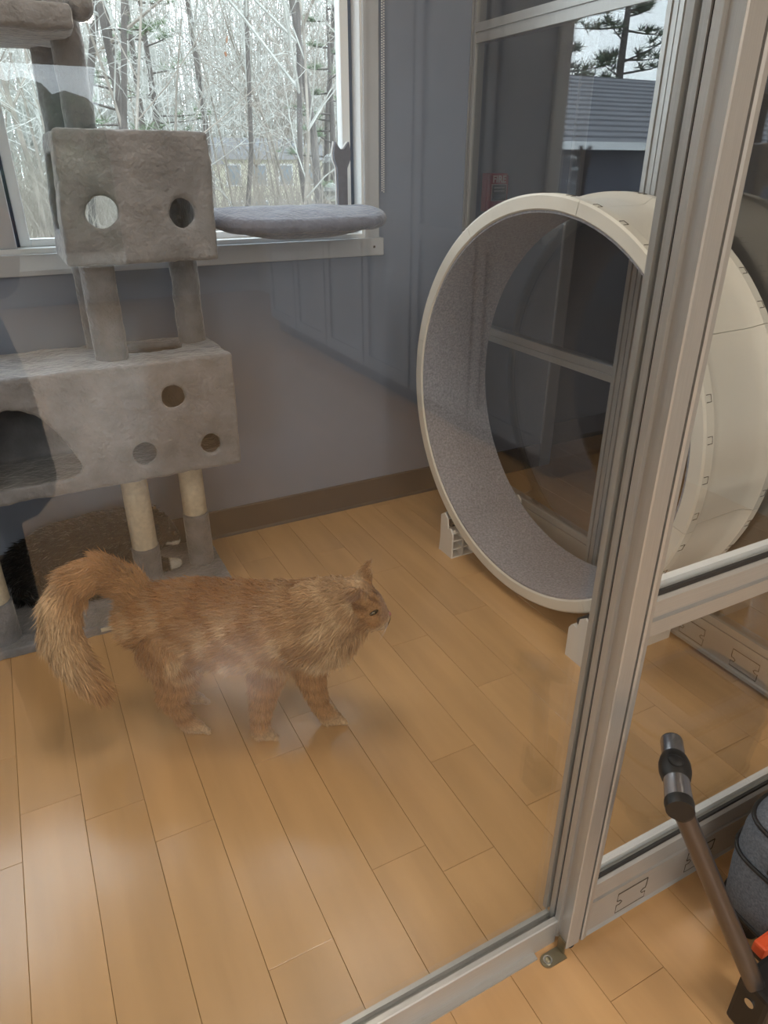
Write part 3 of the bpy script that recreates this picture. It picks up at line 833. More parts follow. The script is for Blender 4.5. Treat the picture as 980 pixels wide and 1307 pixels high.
# ------------------------------------------------------------------ animals
def make_body(name, chains, m, parent, voxel, extra=None, smooth_it=5):
    """chains: dict name -> list of (x,y,z,r); dense spheres merged by voxel remesh into one skin"""
    mb = MB()
    for nm, pts in chains.items():
        for (a, b) in zip(pts[:-1], pts[1:]):
            va, vb = Vector(a[:3]), Vector(b[:3]); L_ = (vb - va).length
            st_ = max(2, int(L_ / (min(a[3], b[3]) * .35)) + 1)
            for i in range(st_ + 1):
                t = i / st_
                mb.ico(va.lerp(vb, t), a[3] * (1 - t) + b[3] * t, 2)
    if extra: extra(mb)
    o = mb.build(name, m, parent, fix=False)
    remesh(o, voxel, smooth_it)
    return o

def fur(body, chains, lens, colour, m, parent, count, seed, width=.0016, flow_sign={}, droop=.25, name='fur'):
    """strands of fur rooted on the skin, combed along the limb chains"""
    rs = np.random.default_rng(seed)
    me = body.data
    me.calc_loop_triangles()
    nv = len(me.vertices); V = np.empty(nv * 3); me.vertices.foreach_get('co', V); V = V.reshape(-1, 3)
    Nn = np.empty(nv * 3); me.vertices.foreach_get('normal', Nn); Nn = Nn.reshape(-1, 3)
    nt = len(me.loop_triangles); T_ = np.empty(nt * 3, dtype=np.int32); me.loop_triangles.foreach_get('vertices', T_); T_ = T_.reshape(-1, 3)
    A = V[T_[:, 0]]; B = V[T_[:, 1]]; C_ = V[T_[:, 2]]
    ar = np.linalg.norm(np.cross(B - A, C_ - A), axis=1); ar /= ar.sum()
    idx = rs.choice(nt, count, p=ar)
    u = rs.random((count, 2)); fl_ = u.sum(1) > 1; u[fl_] = 1 - u[fl_]
    w0 = 1 - u.sum(1)
    P = A[idx] * w0[:, None] + B[idx] * u[:, :1] + C_[idx] * u[:, 1:]
    Nr = Nn[T_[idx, 0]] * w0[:, None] + Nn[T_[idx, 1]] * u[:, :1] + Nn[T_[idx, 2]] * u[:, 1:]
    Nr /= np.linalg.norm(Nr, axis=1)[:, None] + 1e-9
    org = np.array(ORIGIN[body.name]); PW_ = P + org
    flow, ln, cid, par = chain_field(PW_, chains, lens, flow_sign)
    jit = rs.normal(size=(count, 3)) * .16
    d0 = flow * .75 + Nr * .55 + jit
    d0 /= np.linalg.norm(d0, axis=1)[:, None]
    d1 = flow * .9 + Nr * .12 + np.array([0, 0, -droop]) + jit * 1.2
    d1 /= np.linalg.norm(d1, axis=1)[:, None]
    ln = ln * rs.uniform(.6, 1.2, count)
    P1 = P + d0 * (ln * .45)[:, None]; P2 = P1 + d1 * (ln * .55)[:, None]
    side = np.cross(d0, Nr + rs.normal(size=(count, 3)) * .5); side /= np.linalg.norm(side, axis=1)[:, None] + 1e-9
    wd = (width * rs.uniform(.6, 1.3, count) * np.clip(ln / .03, .55, 1.3))[:, None]
    P = P - Nr * .001
    verts = np.stack([P - side * wd, P + side * wd, P1 - side * wd * .75, P1 + side * wd * .75, P2], 1).reshape(-1, 3)
    base = np.arange(count)[:, None] * 5
    tri = np.concatenate([base + np.array([[0, 1, 3]]), base + np.array([[0, 3, 2]]), base + np.array([[2, 3, 4]])], 1).reshape(-1, 3)
    fm = bpy.data.meshes.new(name)
    fm.vertices.add(len(verts)); fm.vertices.foreach_set('co', verts.ravel())
    fm.loops.add(tri.size); fm.loops.foreach_set('vertex_index', tri.ravel().astype(np.int32))
    fm.polygons.add(len(tri)); fm.polygons.foreach_set('loop_start', np.arange(0, tri.size, 3, dtype=np.int32))
    fm.update(calc_edges=True)
    colr = colour(PW_, cid, par, rs)
    cc_ = np.repeat(colr, 5, axis=0)
    at = fm.color_attributes.new('coat', 'FLOAT_COLOR', 'POINT')
    at.data.foreach_set('color', np.concatenate([cc_, np.ones((len(cc_), 1))], 1).ravel())
    fm.polygons.foreach_set('use_smooth', [True] * len(fm.polygons))
    fm.materials.append(M[m])
    o = bpy.data.objects.new(name, fm); COL.objects.link(o); o.parent = parent; o['kind'] = 'stuff'
    # colour the skin too
    fl2, l2, cid2, par2 = chain_field(V + org, chains, lens, flow_sign)
    c2 = colour(V + org, cid2, par2, rs)
    at = me.color_attributes.new('coat', 'FLOAT_COLOR', 'POINT')
    at.data.foreach_set('color', np.concatenate([c2 * .85, np.ones((len(c2), 1))], 1).ravel())
    return o

def chain_field(PW_, chains, lens, flow_sign):
    n = len(PW_); best = np.full(n, 1e9); flow = np.zeros((n, 3)); ln = np.zeros(n); cid = np.zeros(n, int); par = np.zeros(n)
    for ci, (nm, pts) in enumerate(chains.items()):
        acc = 0.0; k = len(pts) - 1
        for i in range(k):
            a = np.array(pts[i][:3]); b = np.array(pts[i + 1][:3]); ab = b - a; L2 = ab @ ab + 1e-12; L_ = math.sqrt(L2)
            t = np.clip(((PW_ - a) @ ab) / L2, 0, 1)
            d = np.linalg.norm(PW_ - (a + t[:, None] * ab), axis=1) / (pts[i][3] * (1 - t) + pts[i + 1][3] * t)
            q = d < best
            best[q] = d[q]; flow[q] = (ab / L_ * flow_sign.get(nm, 1))
            l0, l1 = lens[nm]
            tt = (i + t) / k
            ln[q] = (l0 + (l1 - l0) * tt)[q]; cid[q] = ci; par[q] = (acc + t * L_)[q]
            acc += L_
    return flow, ln, cid, par

def ear(tip, b0, b1, depth, mb):
    """a hollow-ish triangular ear, thick enough to survive the remesh"""
    tip, b0, b1 = Vector(tip), Vector(b0), Vector(b1)
    nrm = (b1 - b0).cross(tip - b0).normalized() * depth
    mid = (b0 + b1) / 2
    for t in [i / 9 for i in range(10)]:
        for s in [i / 6 for i in range(7)]:
            p = (b0.lerp(b1, s)).lerp(tip, t)
            cup = nrm * (4 * (s - .5) ** 2) * (1 - t)
            mb.ico(p + cup, .0062 * (1 - t * .45), 1)

# ---- ginger cat
GC = {
 'torso': [(0.510, 1.305, 0.331, 0.078), (0.463, 1.33, 0.309, 0.096), (0.396, 1.37, 0.296, 0.104), (0.321, 1.42, 0.290, 0.107), (0.244, 1.46, 0.297, 0.104), (0.176, 1.50, 0.300, 0.090), (0.134, 1.53, 0.300, 0.064)],
 'neck': [(0.578, 1.28, 0.368, 0.058), (0.541, 1.29, 0.354, 0.074), (0.505, 1.305, 0.335, 0.086)],
 'head': [(0.6425, 1.2505, 0.3160, 0.0225), (0.629, 1.256, 0.330, 0.0325), (0.604, 1.265, 0.353, 0.049), (0.576, 1.276, 0.366, 0.058)],
 'chest': [(0.545, 1.298, 0.300, 0.060), (0.530, 1.30, 0.256, 0.052), (0.495, 1.32, 0.215, 0.042)],
 'tail': [(0.140, 1.53, 0.320, 0.040), (0.105, 1.56, 0.392, 0.036), (0.050, 1.57, 0.440, 0.034), (-0.010, 1.57, 0.428, 0.035), (-0.050, 1.56, 0.378, 0.037), (-0.066, 1.54, 0.317, 0.036), (-0.055, 1.52, 0.258, 0.030), (-0.032, 1.50, 0.208, 0.020), (-0.010, 1.485, 0.165, 0.010)],
 'hind_near': [(0.165, 1.455, 0.262, 0.074), (0.172, 1.44, 0.190, 0.047), (0.146, 1.44, 0.122, 0.030), (0.160, 1.430, 0.072, 0.023), (0.174, 1.425, 0.030, 0.022), (0.196, 1.412, 0.018, 0.018)],
 'hind_far': [(0.185, 1.555, 0.250, 0.066), (0.192, 1.55, 0.165, 0.042), (0.170, 1.545, 0.110, 0.027), (0.187, 1.535, 0.062, 0.021), (0.200, 1.53, 0.026, 0.020), (0.222, 1.52, 0.018, 0.017)],
 'front_near': [(0.385, 1.335, 0.266, 0.060), (0.360, 1.325, 0.177, 0.036), (0.344, 1.322, 0.112, 0.0265), (0.333, 1.320, 0.058, 0.0225), (0.330, 1.318, 0.026, 0.0225), (0.342, 1.310, 0.019, 0.019)],
 'front_far': [(0.475, 1.345, 0.245, 0.056), (0.475, 1.325, 0.160, 0.034), (0.480, 1.312, 0.105, 0.0255), (0.490, 1.298, 0.055, 0.0215), (0.502, 1.286, 0.026, 0.022), (0.520, 1.278, 0.020, 0.0195)],
}
GL = {'torso': (.034, .036), 'neck': (.008, .040), 'head': (.003, .011), 'chest': (.036, .034), 'tail': (.030, .048), 'hind_near': (.034, .004), 'hind_far': (.034, .004), 'front_near': (.030, .004), 'front_far': (.030, .004)}
gc = thing('ginger_cat', 'fluffy ginger tabby cat walking across the plank floor', 'cat', (.33, 1.40, 0))
def gextra(mb):
    ear((0.645, 1.304, 0.464), (0.584, 1.316, 0.402), (0.636, 1.296, 0.384), .014, mb)     # far ear
    ear((0.548, 1.196, 0.462), (0.545, 1.242, 0.405), (0.592, 1.226, 0.400), -.016, mb)     # near ear, turned out
    mb.ico((0.630, 1.233, 0.315), .0205, 2); mb.ico((0.645, 1.264, 0.314), .0205, 2)           # whisker pads
    mb.ico((0.602, 1.226, 0.340), .028, 2); mb.ico((0.620, 1.288, 0.338), .028, 2)           # cheeks
    mb.ico((0.634, 1.252, 0.299), .018, 2); mb.ico((0.615, 1.250, 0.312), .026, 2)                                                 # chin
    for (x, y, z, dx, dy) in ((.342, 1.310, .016, .87, -.5), (.520, 1.278, .017, .87, -.5), (.196, 1.412, .015, .87, -.5), (.222, 1.52, .015, .87, -.5)):
        for k in (-1.5, -.5, .5, 1.5):                                                     # toes
            mb.ico((x + dx * .014 - dy * k * .0085 * -1, y + dy * .014 + dx * k * .0085, z * .75), .0105, 2)
gb = make_body('body', GC, 'catfur', gc, .0055, gextra)
nm = list(GC.keys())
def gcol(P, cid, par, rs):
    n = len(P)
    base = np.array(hexc('b98b5f')); dark = np.array(hexc('82532e')); light = np.array(hexc('e2c9a6')); back = np.array(hexc('8c5829'))
    def mixc(c, col, w): return c * (1 - w[:, None]) + col[None] * w[:, None]
    X, Y, Z = P[:, 0], P[:, 1], P[:, 2]
    u = (X - .16) * .88 - (Y - 1.5) * .48            # along the body, tail to head
    wv = np.sin(Z * 34 + u * 11) * .9 + np.sin(Z * 61 - u * 37 + 2) * .5
    st_ = np.sin(u * 62 + wv * 1.7 + Z * 30) * .42 + np.sin(u * 31 - Z * 58 + wv * .9) * .40 + np.sin(u * 118 + Z * 95 + wv * 2) * .30 + rs.normal(size=n) * .18
    sgm = lambda x: 1 / (1 + np.exp(-x))
    c = np.tile(base, (n, 1))
    body = np.isin(cid, [nm.index(k) for k in ('torso', 'neck', 'chest', 'hind_near', 'hind_far', 'front_near', 'front_far')])
    c = mixc(c, dark, sgm((st_ - .2) * 5) * .66 * body)
    c = mixc(c, light, sgm((-st_ - .35) * 5) * .55 * body)
    # darker saddle along the spine
    c = mixc(c, back, np.clip((Z - .335) / .05, 0, 1) * sgm((.36 - u) * 22) * .75 * (cid == 0))
    # pale belly, ruff and bib (soft edged)
    c = mixc(c, light, np.clip((.27 - Z) / .09, 0, 1) * sgm((u - .05) * 25) * .50 * np.isin(cid, [0, nm.index('chest')]))
    c = mixc(c, light, sgm((u - .40) * 26) * sgm((.475 - u) * 40) * .55 * np.isin(cid, [0, nm.index('neck'), nm.index('chest')]))
    # legs banded
    leg = np.isin(cid, [nm.index(k) for k in ('hind_near', 'hind_far', 'front_near', 'front_far')]) & (Z < .2)
    lc = mixc(np.tile(base * 1.08, (n, 1)), dark, np.clip(np.sin(Z * 150 + X * 30) * 1.2 - .2, 0, 1) * .55)
    lc = mixc(lc, light, np.clip((.05 - Z) / .03, 0, 1) * .5)
    c[leg] = lc[leg]
    # tail rings, pale outside
    tl = (cid == nm.index('tail'))
    tc_ = mixc(np.tile(base, (n, 1)), dark, np.clip(np.sin(par * 62) * .9, 0, 1) * .45)
    tc_ = mixc(tc_, light, np.clip((-.015 - X) / .05, 0, 1) * .6)
    c[tl] = tc_[tl]
    # head
    hd = cid == nm.index('head')
    hc = np.tile(base * 1.02, (n, 1))
    hc = mixc(hc, dark * .7, np.clip(np.sin(Y * 260 + X * 90 + Z * 40) * 1.3, 0, 1) * np.clip((Z - .362) / .02, 0, 1) * .85)
    hc = mixc(hc, dark, np.clip(np.sin((Z + X * .5) * 210) * 1.1 - .2, 0, 1) * (Z < .36) * (X < .622) * .55)
    hc = mixc(hc, light, np.clip((.332 - Z) / .02, 0, 1) * .75)
    hc = mixc(hc, np.array(hexc('a88a80')), sgm((X - .630) * 300) * sgm((Z - .326) * 300) * .5)
    c[hd] = hc[hd]
    er = np.exp(-(((X - .560) / .016) ** 2 + ((Y - 1.216) / .016) ** 2 + ((Z - .424) / .018) ** 2)) * .9
    c = mixc(c, np.array(hexc('8a6a62')), er)
    c = c * rs.uniform(.72, 1.25, n)[:, None]
    return np.clip(c, 0, 1)
fur(gb, GC, GL, gcol, 'catfur', gc, 125000, 3, width=.0012, flow_sign={})
# eyes, nose, mouth, whiskers
for (p, nd) in (((0.6050, 1.2180, 0.3580), (0.45, -0.88, .12)), ((0.646, 1.284, 0.354), (.86, .45, .12))):
    ok_, lc_, nn_, _ = gb.closest_point_on_mesh(Vector(p) - ORIGIN[gc.name])
    p = lc_ + ORIGIN[gc.name] + nn_ * .001; nd = (nn_ * .6 + Vector(nd).normalized() * .4).normalized()
    q = nd.to_track_quat('Z', 'Y').to_matrix()
    MB().ico(p - nd * .0045, .0120, 2, (1.25, .50, .7), q).build('eyelid', 'eyeblack', gc, smooth=True)
    e = MB().ico(p - nd * .0020, .0088, 2, (1.15, .36, .8), q).build('eye', 'eye', gc, smooth=True)
    MB().ico(p + nd * .0042, .0045, 2, (1.0, .85, .5), q).build('pupil', 'eyeblack', e, smooth=True)
def on_skin(p, off=.0006):
    ok_, lc_, nn_, _ = gb.closest_point_on_mesh(Vector(p) - ORIGIN[gc.name])
    return lc_ + ORIGIN[gc.name] + nn_ * off
MB().ico(on_skin((.670, 1.244, .326), -.001), .0075, 2, (.8, 1.2, .75)).build('nose', 'nose', gc, smooth=True)
mo = MB()
mo.tube([on_skin(p) for p in ((.668, 1.243, .318), (.664, 1.236, .309), (.652, 1.222, .305), (.636, 1.208, .307))], [.0011, .0014, .0014, .0006], 6)
mo.tube([on_skin(p) for p in ((.668, 1.243, .318), (.668, 1.252, .309), (.664, 1.268, .306))], [.0011, .0014, .0006], 6)
mo.build('mouth', 'eyeblack', gc)
wk = MB()
for k in range(4):
    p0 = on_skin((.648, 1.214, .314 + k * .003)); p1 = p0 + Vector((-.018, -.020, -.004 + .004 * k)); p2 = p1 + Vector((-.020, -.010, -.012 + .004 * k))
    wk.tube([p0, p1, p2], [.0004, .0003, .0001], 4)
wk.build('whiskers', 'print', gc)

# ---- the person taking the picture, seen only as a dark reflection in the glass
PF = Vector((math.sin(R(27.433)) * math.cos(R(26.624)), math.cos(R(27.433)) * math.cos(R(26.624)), -math.sin(R(26.624))))
PR = Vector((math.cos(R(27.433)), -math.sin(R(27.433)), 0)); PU = PR.cross(PF)
def ph(a, b, c): return Vector((0, 0, 1.31)) + PR * a + PU * b - PF * c       # phone frame: right, up, back
V3 = lambda v, r: (v.x, v.y, v.z, r)
PC = {
 'torso': [(-.27, -.52, 1.46, .055), (-.27, -.53, 1.38, .105), (-.27, -.53, 1.20, .135), (-.27, -.52, 1.02, .130), (-.27, -.52, .90, .140)],
 'side': [(-.37, -.52, 1.33, .085), (-.38, -.52, 1.10, .10), (-.38, -.52, .86, .115)],
 'side2': [(-.17, -.52, 1.33, .085), (-.14, -.52, 1.10, .10), (-.118, -.52, .86, .122), (-.105, -.51, .68, .118)],
 'leg': [(-.36, -.52, .88, .105), (-.37, -.50, .50, .070), (-.37, -.53, .10, .050), (-.38, -.45, .045, .043), (-.385, -.36, .036, .034)],
 'leg2': [(-.18, -.52, .88, .105), (-.16, -.50, .50, .072), (-.15, -.53, .10, .052), (-.145, -.45, .045, .043), (-.14, -.36, .036, .034)],
 'neck': [(-.27, -.53, 1.42, .065), (-.265, -.50, 1.52, .055)],
 'head': [(-.262, -.49, 1.56, .070), (-.258, -.475, 1.615, .085), (-.262, -.49, 1.655, .085)],
 'arm': [(-.44, -.53, 1.38, .070), (-.50, -.45, 1.12, .056), V3(ph(-.17, -.10, .10), .040), V3(ph(-.105, -.075, .035), .030)],
 'arm2': [(-.10, -.53, 1.38, .070), (-.03, -.47, 1.12, .056), V3(ph(.09, -.15, .12), .040), V3(ph(.045, -.115, .04), .030)],
}
PL = {k: (0.0, 0.0) for k in PC}
pe = thing('person', 'person in a dark coat holding up a phone, mirrored faintly in the glass', 'person', (-.27, -.50, 0))
def pextra(mb):
    def chain(pts, r):
        for a, b in zip(pts[:-1], pts[1:]):
            for i in range(6): mb.ico(a.lerp(b, i / 5), r, 1)
    for sx, bx_, by_ in ((-1, -.092, -.075), (1, .028, -.105)):
        for k in range(4):                                     # four fingers curl behind the phone, thumb in front
            a = ph(bx_ - sx * -.0, by_ + .030 - k * .018, .034); b = ph(bx_ - sx * .030, by_ + .034 - k * .018, .026 + .004 * k); c = ph(bx_ - sx * .052, by_ + .030 - k * .018, .024)
            chain([a, b, c], .0085 - .0006 * abs(k - 1.5))
        chain([ph(bx_, by_ - .02, .034), ph(bx_ - sx * .010, by_ + .012, .040), ph(bx_ - sx * .024, by_ + .030, .036)], .0095)
    mb.ico((-.245, -.395, 1.600), .016, 2, (.7, 1.2, 1.2)); mb.ico((-.248, -.40, 1.622), .012, 2)     # nose
    mb.ico((-.247, -.412, 1.553), .022, 2, (1.3, .8, .8)); mb.ico((-.25, -.425, 1.525), .030, 2)       # lips, chin
    for sx in (-1, 1): mb.ico((-.262 + sx * .086, -.485, 1.605), .022, 2, (.4, .7, 1.3))               # ears
pb_ = make_body('body', PC, 'blackfur', pe, .0075, pextra, 4)
Vp = np.empty(len(pb_.data.vertices) * 3); pb_.data.vertices.foreach_get('co', Vp); Vp = Vp.reshape(-1, 3) + np.array(ORIGIN[pe.name])
_, _, pcid, ppar = chain_field(Vp, PC, PL, {})
pk = list(PC.keys()); cskin = np.array(hexc('b08468')); ccoat = np.array(hexc('16171c')); ctro = np.array(hexc('1d1f27'))
pcol = np.tile(ccoat, (len(Vp), 1)); pcol[np.isin(pcid, [pk.index('leg'), pk.index('leg2')])] = ctro
pcol[np.isin(pcid, [pk.index('head')]) | ((pcid == pk.index('neck')) & (Vp[:, 2] > 1.46))] = cskin
dph = np.linalg.norm(Vp - np.array(ph(-.03, -.08, .035)), axis=1); pcol[dph < .098] = cskin
at = pb_.data.color_attributes.new('coat', 'FLOAT_COLOR', 'POINT'); at.data.foreach_set('color', np.concatenate([pcol, np.ones((len(pcol), 1))], 1).ravel())
hr = MB()
for i in range(130):
    rr_ = random.Random(i); a = rr_.uniform(0, 2 * PI); e = rr_.uniform(-.2, 1.5)
    d = Vector((math.cos(a) * math.cos(e), math.sin(a) * math.cos(e), math.sin(e)))
    if d.y > .45 and d.z < .75: continue
    hr.ico(Vector((-.261, -.495, 1.635)) + d * .083, .020, 1)
o = hr.build('hair', 'coat', pe, fix=False); remesh(o, .008, 4)
for sx in (-1, 1):
    e = MB().ico((-.255 + sx * .032, -.402, 1.625), .011, 2).build('eye', 'vinyl', pe, smooth=True)
    MB().ico((-.2535 + sx * .032, -.3925, 1.624), .005, 2).build('iris', 'eyeblack', e, smooth=True)
phm = MB(); c8 = [ph(x, y, z) for x in (-.062, .012) for y in (-.145, .014) for z in (.014, .022)]
phm.add(c8, [(0, 1, 3, 2), (4, 6, 7, 5), (0, 4, 5, 1), (2, 3, 7, 6), (0, 2, 6, 4), (1, 5, 7, 3)])
tag(phm.build('phone', 'black', None, loc=ph(-.025, -.145, .018)), 'black phone held up by the person outside the glass', 'phone')

# ---- black cat under the tree
BC = {
 'torso': [(0.255, 2.30, .145, .070), (0.18, 2.31, .150, .088), (0.08, 2.30, .150, .098), (-.02, 2.28, .145, .100), (-.11, 2.27, .130, .085)],
 'head': [(0.335, 2.268, .118, .020), (0.325, 2.276, .128, .034), (0.300, 2.29, .155, .048), (0.255, 2.30, .145, .062)],
 'paw': [(0.20, 2.25, .10, .045), (0.26, 2.21, .058, .026), (0.32, 2.205, .054, .020)],
 'tail': [(-.15, 2.29, .09, .035), (-.16, 2.22, .068, .032), (-.08, 2.165, .066, .030), (.02, 2.15, .064, .026), (.09, 2.145, .06, .018)],
 'haunch': [(-.06, 2.22, .115, .062), (-.02, 2.20, .085, .046), (.04, 2.19, .060, .026)],
}
BL = {'torso': (.03, .034), 'head': (.003, .022), 'paw': (.02, .004), 'tail': (.03, .045), 'haunch': (.03, .012)}
bc = thing('black_cat', 'long haired black cat with a white chin resting under the cat tree', 'cat', (.08, 2.27, .032))
def bextra(mb):
    ear((.318, 2.262, .242), (.288, 2.270, .196), (.322, 2.256, .186), .009, mb)
    ear((.300, 2.335, .238), (.270, 2.325, .196), (.305, 2.325, .188), .009, mb)
    mb.ico((.338, 2.256, .112), .016, 2)
bb_ = make_body('body', BC, 'blackfur', bc, .008, bextra)
bn = list(BC.keys())
def bcol(P, cid, par, rs):
    c = np.tile(np.array(hexc('100f10')), (len(P), 1)) * rs.uniform(.6, 1.5, len(P))[:, None]
    w = (cid == bn.index('head')) & (P[:, 2] < .118) & (P[:, 0] > .28)
    c[w] = np.array(hexc('d8d4cc'))
    w = (cid == bn.index('paw')) & (P[:, 0] > .295)
    c[w] = np.array(hexc('d8d4cc'))
    g = rs.random(len(P)) < .015
    c[g & ~w] = np.array(hexc('6d6a69'))
    return c
fur(bb_, BC, BL, bcol, 'blackfur', bc, 26000, 8, flow_sign={})
for (p, nd) in (((.338, 2.245, .150), (.6, -.8, .1)), ((.346, 2.29, .150), (.95, .3, .1))):
    nd = Vector(nd).normalized()
    e = MB().ico(Vector(p) - nd * .003, .009, 2).build('eye', 'eyeblack', bc, smooth=True)
    MB().ico(Vector(p) + nd * .004, .0042, 2).build('pupil', 'eyeblack', e, smooth=True)

# ================================================================== OUTDOORS
# ground, falling away from the house then rising into a wooded bank
gx, gy = 44, 40; vs = []; fs = []
def gz(x, y):
    d = max(0, y - 2.6)
    return -.45 - .02 * d + .012 * max(0, d - 14) ** 1.25 + .18 * noise.noise(Vector((x * .22, y * .22, 0)))
for iy in range(gy + 1):
    y = 2.62 + 78 * (iy / gy) ** 1.7
    for ix in range(gx + 1):
        x = -40 + 100 * ix / gx
        vs.append((x, y, gz(x, y)))
for iy in range(gy):
    for ix in range(gx):
        a = iy * (gx + 1) + ix
        fs.append((a, a + 1, a + gx + 2, a + gx + 1))
gr = MB().add(vs, fs).build('ground', 'ground', None, smooth=True, fix=False); struct(gr, 'leaf strewn ground of the woods outside')
bx('ground_front', 'ground', None, -30, 30, -40, -7.15, -.3, -.12)['kind'] = 'structure'
hg = MB()  # evergreen row added to dim the far window in the glass reflection
for i in range(260):
    x = random.Random(i).uniform(-16, 16); z = random.Random(i + 999).uniform(0, 2.2)
    hg.ico((x, -14 + random.Random(i + 5).uniform(-.7, .7), z), random.Random(i + 7).uniform(.45, .8), 2)
tag(hg.build('added_hedge', 'pine', None, loc=(0, -14, -.12), fix=False), 'evergreen screen added behind the room to dim the far window', 'added_hedge', kind='stuff')

def grow(mb_t, mb_b, rs, p, d, L_, r, lev, maxlev, nb, gn=.12, thin=.0035, sides=5):
    """recursive branch into mesh builders"""
    seg = 4 if lev < 2 else 3
    pts = [Vector(p)]; rad = [r]
    dd = Vector(d).normalized()
    for i in range(seg):
        dd = (dd + Vector((rs.uniform(-1, 1), rs.uniform(-1, 1), rs.uniform(-.5, .8))) * gn * (1 + lev * .5)).normalized()
        pts.append(pts[-1] + dd * (L_ / seg)); rad.append(max(thin * .6, r * (1 - .75 * (i + 1) / seg)))
    (mb_t if lev == 0 else mb_b).tube(pts, rad, sides if lev == 0 else (4 if lev == 1 else 3), cap=False)
    if lev >= maxlev: return
    for k in range(nb if lev else nb + 3):
        t = rs.uniform(.30 if lev == 0 else .2, 1.0)
        i = min(seg - 1, int(t * seg)); q = pts[i].lerp(pts[i + 1], t * seg - i)
        ax_ = (pts[i + 1] - pts[i]).normalized()
        pr = ax_.orthogonal().normalized(); pr.rotate(Matrix.Rotation(rs.uniform(0, 2 * PI), 3, ax_))
        nd = (ax_ * rs.uniform(.35, .9) + pr * rs.uniform(.5, 1.0) + Vector((0, 0, .15))).normalized()
        grow(mb_t, mb_b, rs, q, nd, L_ * rs.uniform(.34, .58) * (1.15 - .4 * t), max(thin, rad[i] * rs.uniform(.35, .55)), lev + 1, maxlev, nb, gn, thin, sides)

def bare_tree(x, y, h, r, seed, label, lean=(0, 0), maxlev=3, nb=5, tm='bark', bm_='bark2', group='bare trees outside the window', leaves=0):
    rs = random.Random(seed); z = gz(x, y) - .1
    t = thing('bare_tree', label, 'tree', (x, y, z), group)
    a, b = MB(), MB()
    grow(a, b, rs, (x, y, z), (lean[0], lean[1], 1), h, r, 0, maxlev, nb, thin=max(.0035, .00038 * y))
    a.build('trunk', tm, t, smooth=True, fix=False); b.build('branches', bm_, t, fix=False)
    if leaves:
        lf = MB()
        for i in range(leaves):
            q = Vector(b.v[rs.randrange(len(b.v))]); s = rs.uniform(.05, .10); a_ = rs.uniform(0, 6.28)
            u = Vector((math.cos(a_), math.sin(a_), rs.uniform(-1, 1))).normalized() * s; v = Vector((0, 0, -1)) * s * 1.3
            lf.add([q, q + u * .5 + v * .5, q + v, q - u * .5 + v * .5], [(0, 1, 2, 3)])
        o = lf.build('dry_leaves', 'oakleaf', t, fix=False); o['kind'] = 'stuff'
    return t
big = [  # x, y, h, r, lean, label
 (1.55, 10.5, 9, .085, (-.03, 0), 'slim grey trunk left of the window centre, near the cat tree pole', 'bark', 0),
 (1.95, 11.0, 10, .10, (.02, 0), 'forked grey tree just right of the cat tree pole', 'bark', 90),
 (1.25, 13.0, 11, .12, (.0, 0), 'stout tree seen behind the cat tree pole', 'bark', 0),
 (3.35, 11.5, 9, .075, (.10, 0), 'leaning grey tree in the middle of the window', 'bark', 120),
 (4.1, 10.0, 8, .08, (-.12, 0), 'tree with long pale side branches above the hammock', 'bark', 60),
 (5.05, 12.0, 10, .13, (.02, 0), 'thick trunk close to the right window jamb', 'bark', 0),
 (6.1, 14.5, 11, .11, (-.04, 0), 'tall tree behind the cat shaped bracket', 'bark', 0),
 (2.9, 16.5, 12, .12, (.03, 0), 'distant tall tree in the middle of the window', 'bark', 0),
 (0.55, 9.5, 8, .06, (.05, 0), 'thin tree at the left end of the window view', 'bark3', 40),
 (4.6, 17.5, 12, .13, (-.02, 0), 'distant trunk left of the cream house', 'bark', 0),
]
for i, (x, y, h, r, ln_, lab, tm, lv) in enumerate(big):
    bare_tree(x, y, h, r * .62, 20 + i, lab, ln_, 4 if i < 6 else 3, 5 if i < 6 else 6, tm, ['bark2', 'bark2', 'bark3'][i % 3], leaves=lv)
rs = random.Random(77)
for i in range(46):
    y = rs.uniform(9, 30); x = (y * rs.uniform(-.02, .56)) + rs.uniform(-.5, .5)
    bare_tree(x, y, rs.uniform(2.6, 5.2) + y * .10, rs.uniform(.014, .03) + y * .0007, 200 + i, 'thin bare sapling in the thicket of the woods', (rs.uniform(-.2, .2), 0), 3, 5, 'bark3', ['bark2', 'bark3'][i % 2], 'saplings in the woods')
# brush: a tangle of twigs nobody could count
bs = MB()
for i in range(5200):
    y = rs.uniform(7, 34); x = y * rs.uniform(-.08, .62) + rs.uniform(-1, 1); z = gz(x, y)
    h = rs.uniform(.5, 2.2) * (1 + y * .02); r = max(.0035, .00042 * y)
    dx, dy = rs.uniform(-.6, .6), rs.uniform(-.3, .3)
    p0 = Vector((x, y, z)); p1 = p0 + Vector((dx * h * .4, dy * h * .4, h * .6)); p2 = p1 + Vector((dx * h * .6 + rs.uniform(-.2, .2), dy * .4, h * .3))
    bs.tube([p0, p1, p2], [r, r * .7, r * .3], 3, cap=False)
    q = p0.lerp(p1, .7); bs.tube([q, q + Vector((rs.uniform(-.5, .5), rs.uniform(-.3, .3), rs.uniform(.1, .6)))], [r * .6, r * .2], 3, cap=False)
tag(bs.build('brush', 'bark3', None, loc=(5, 18, 0), fix=False), 'tangle of leafless brush on the woodland bank', 'brush', kind='stuff')
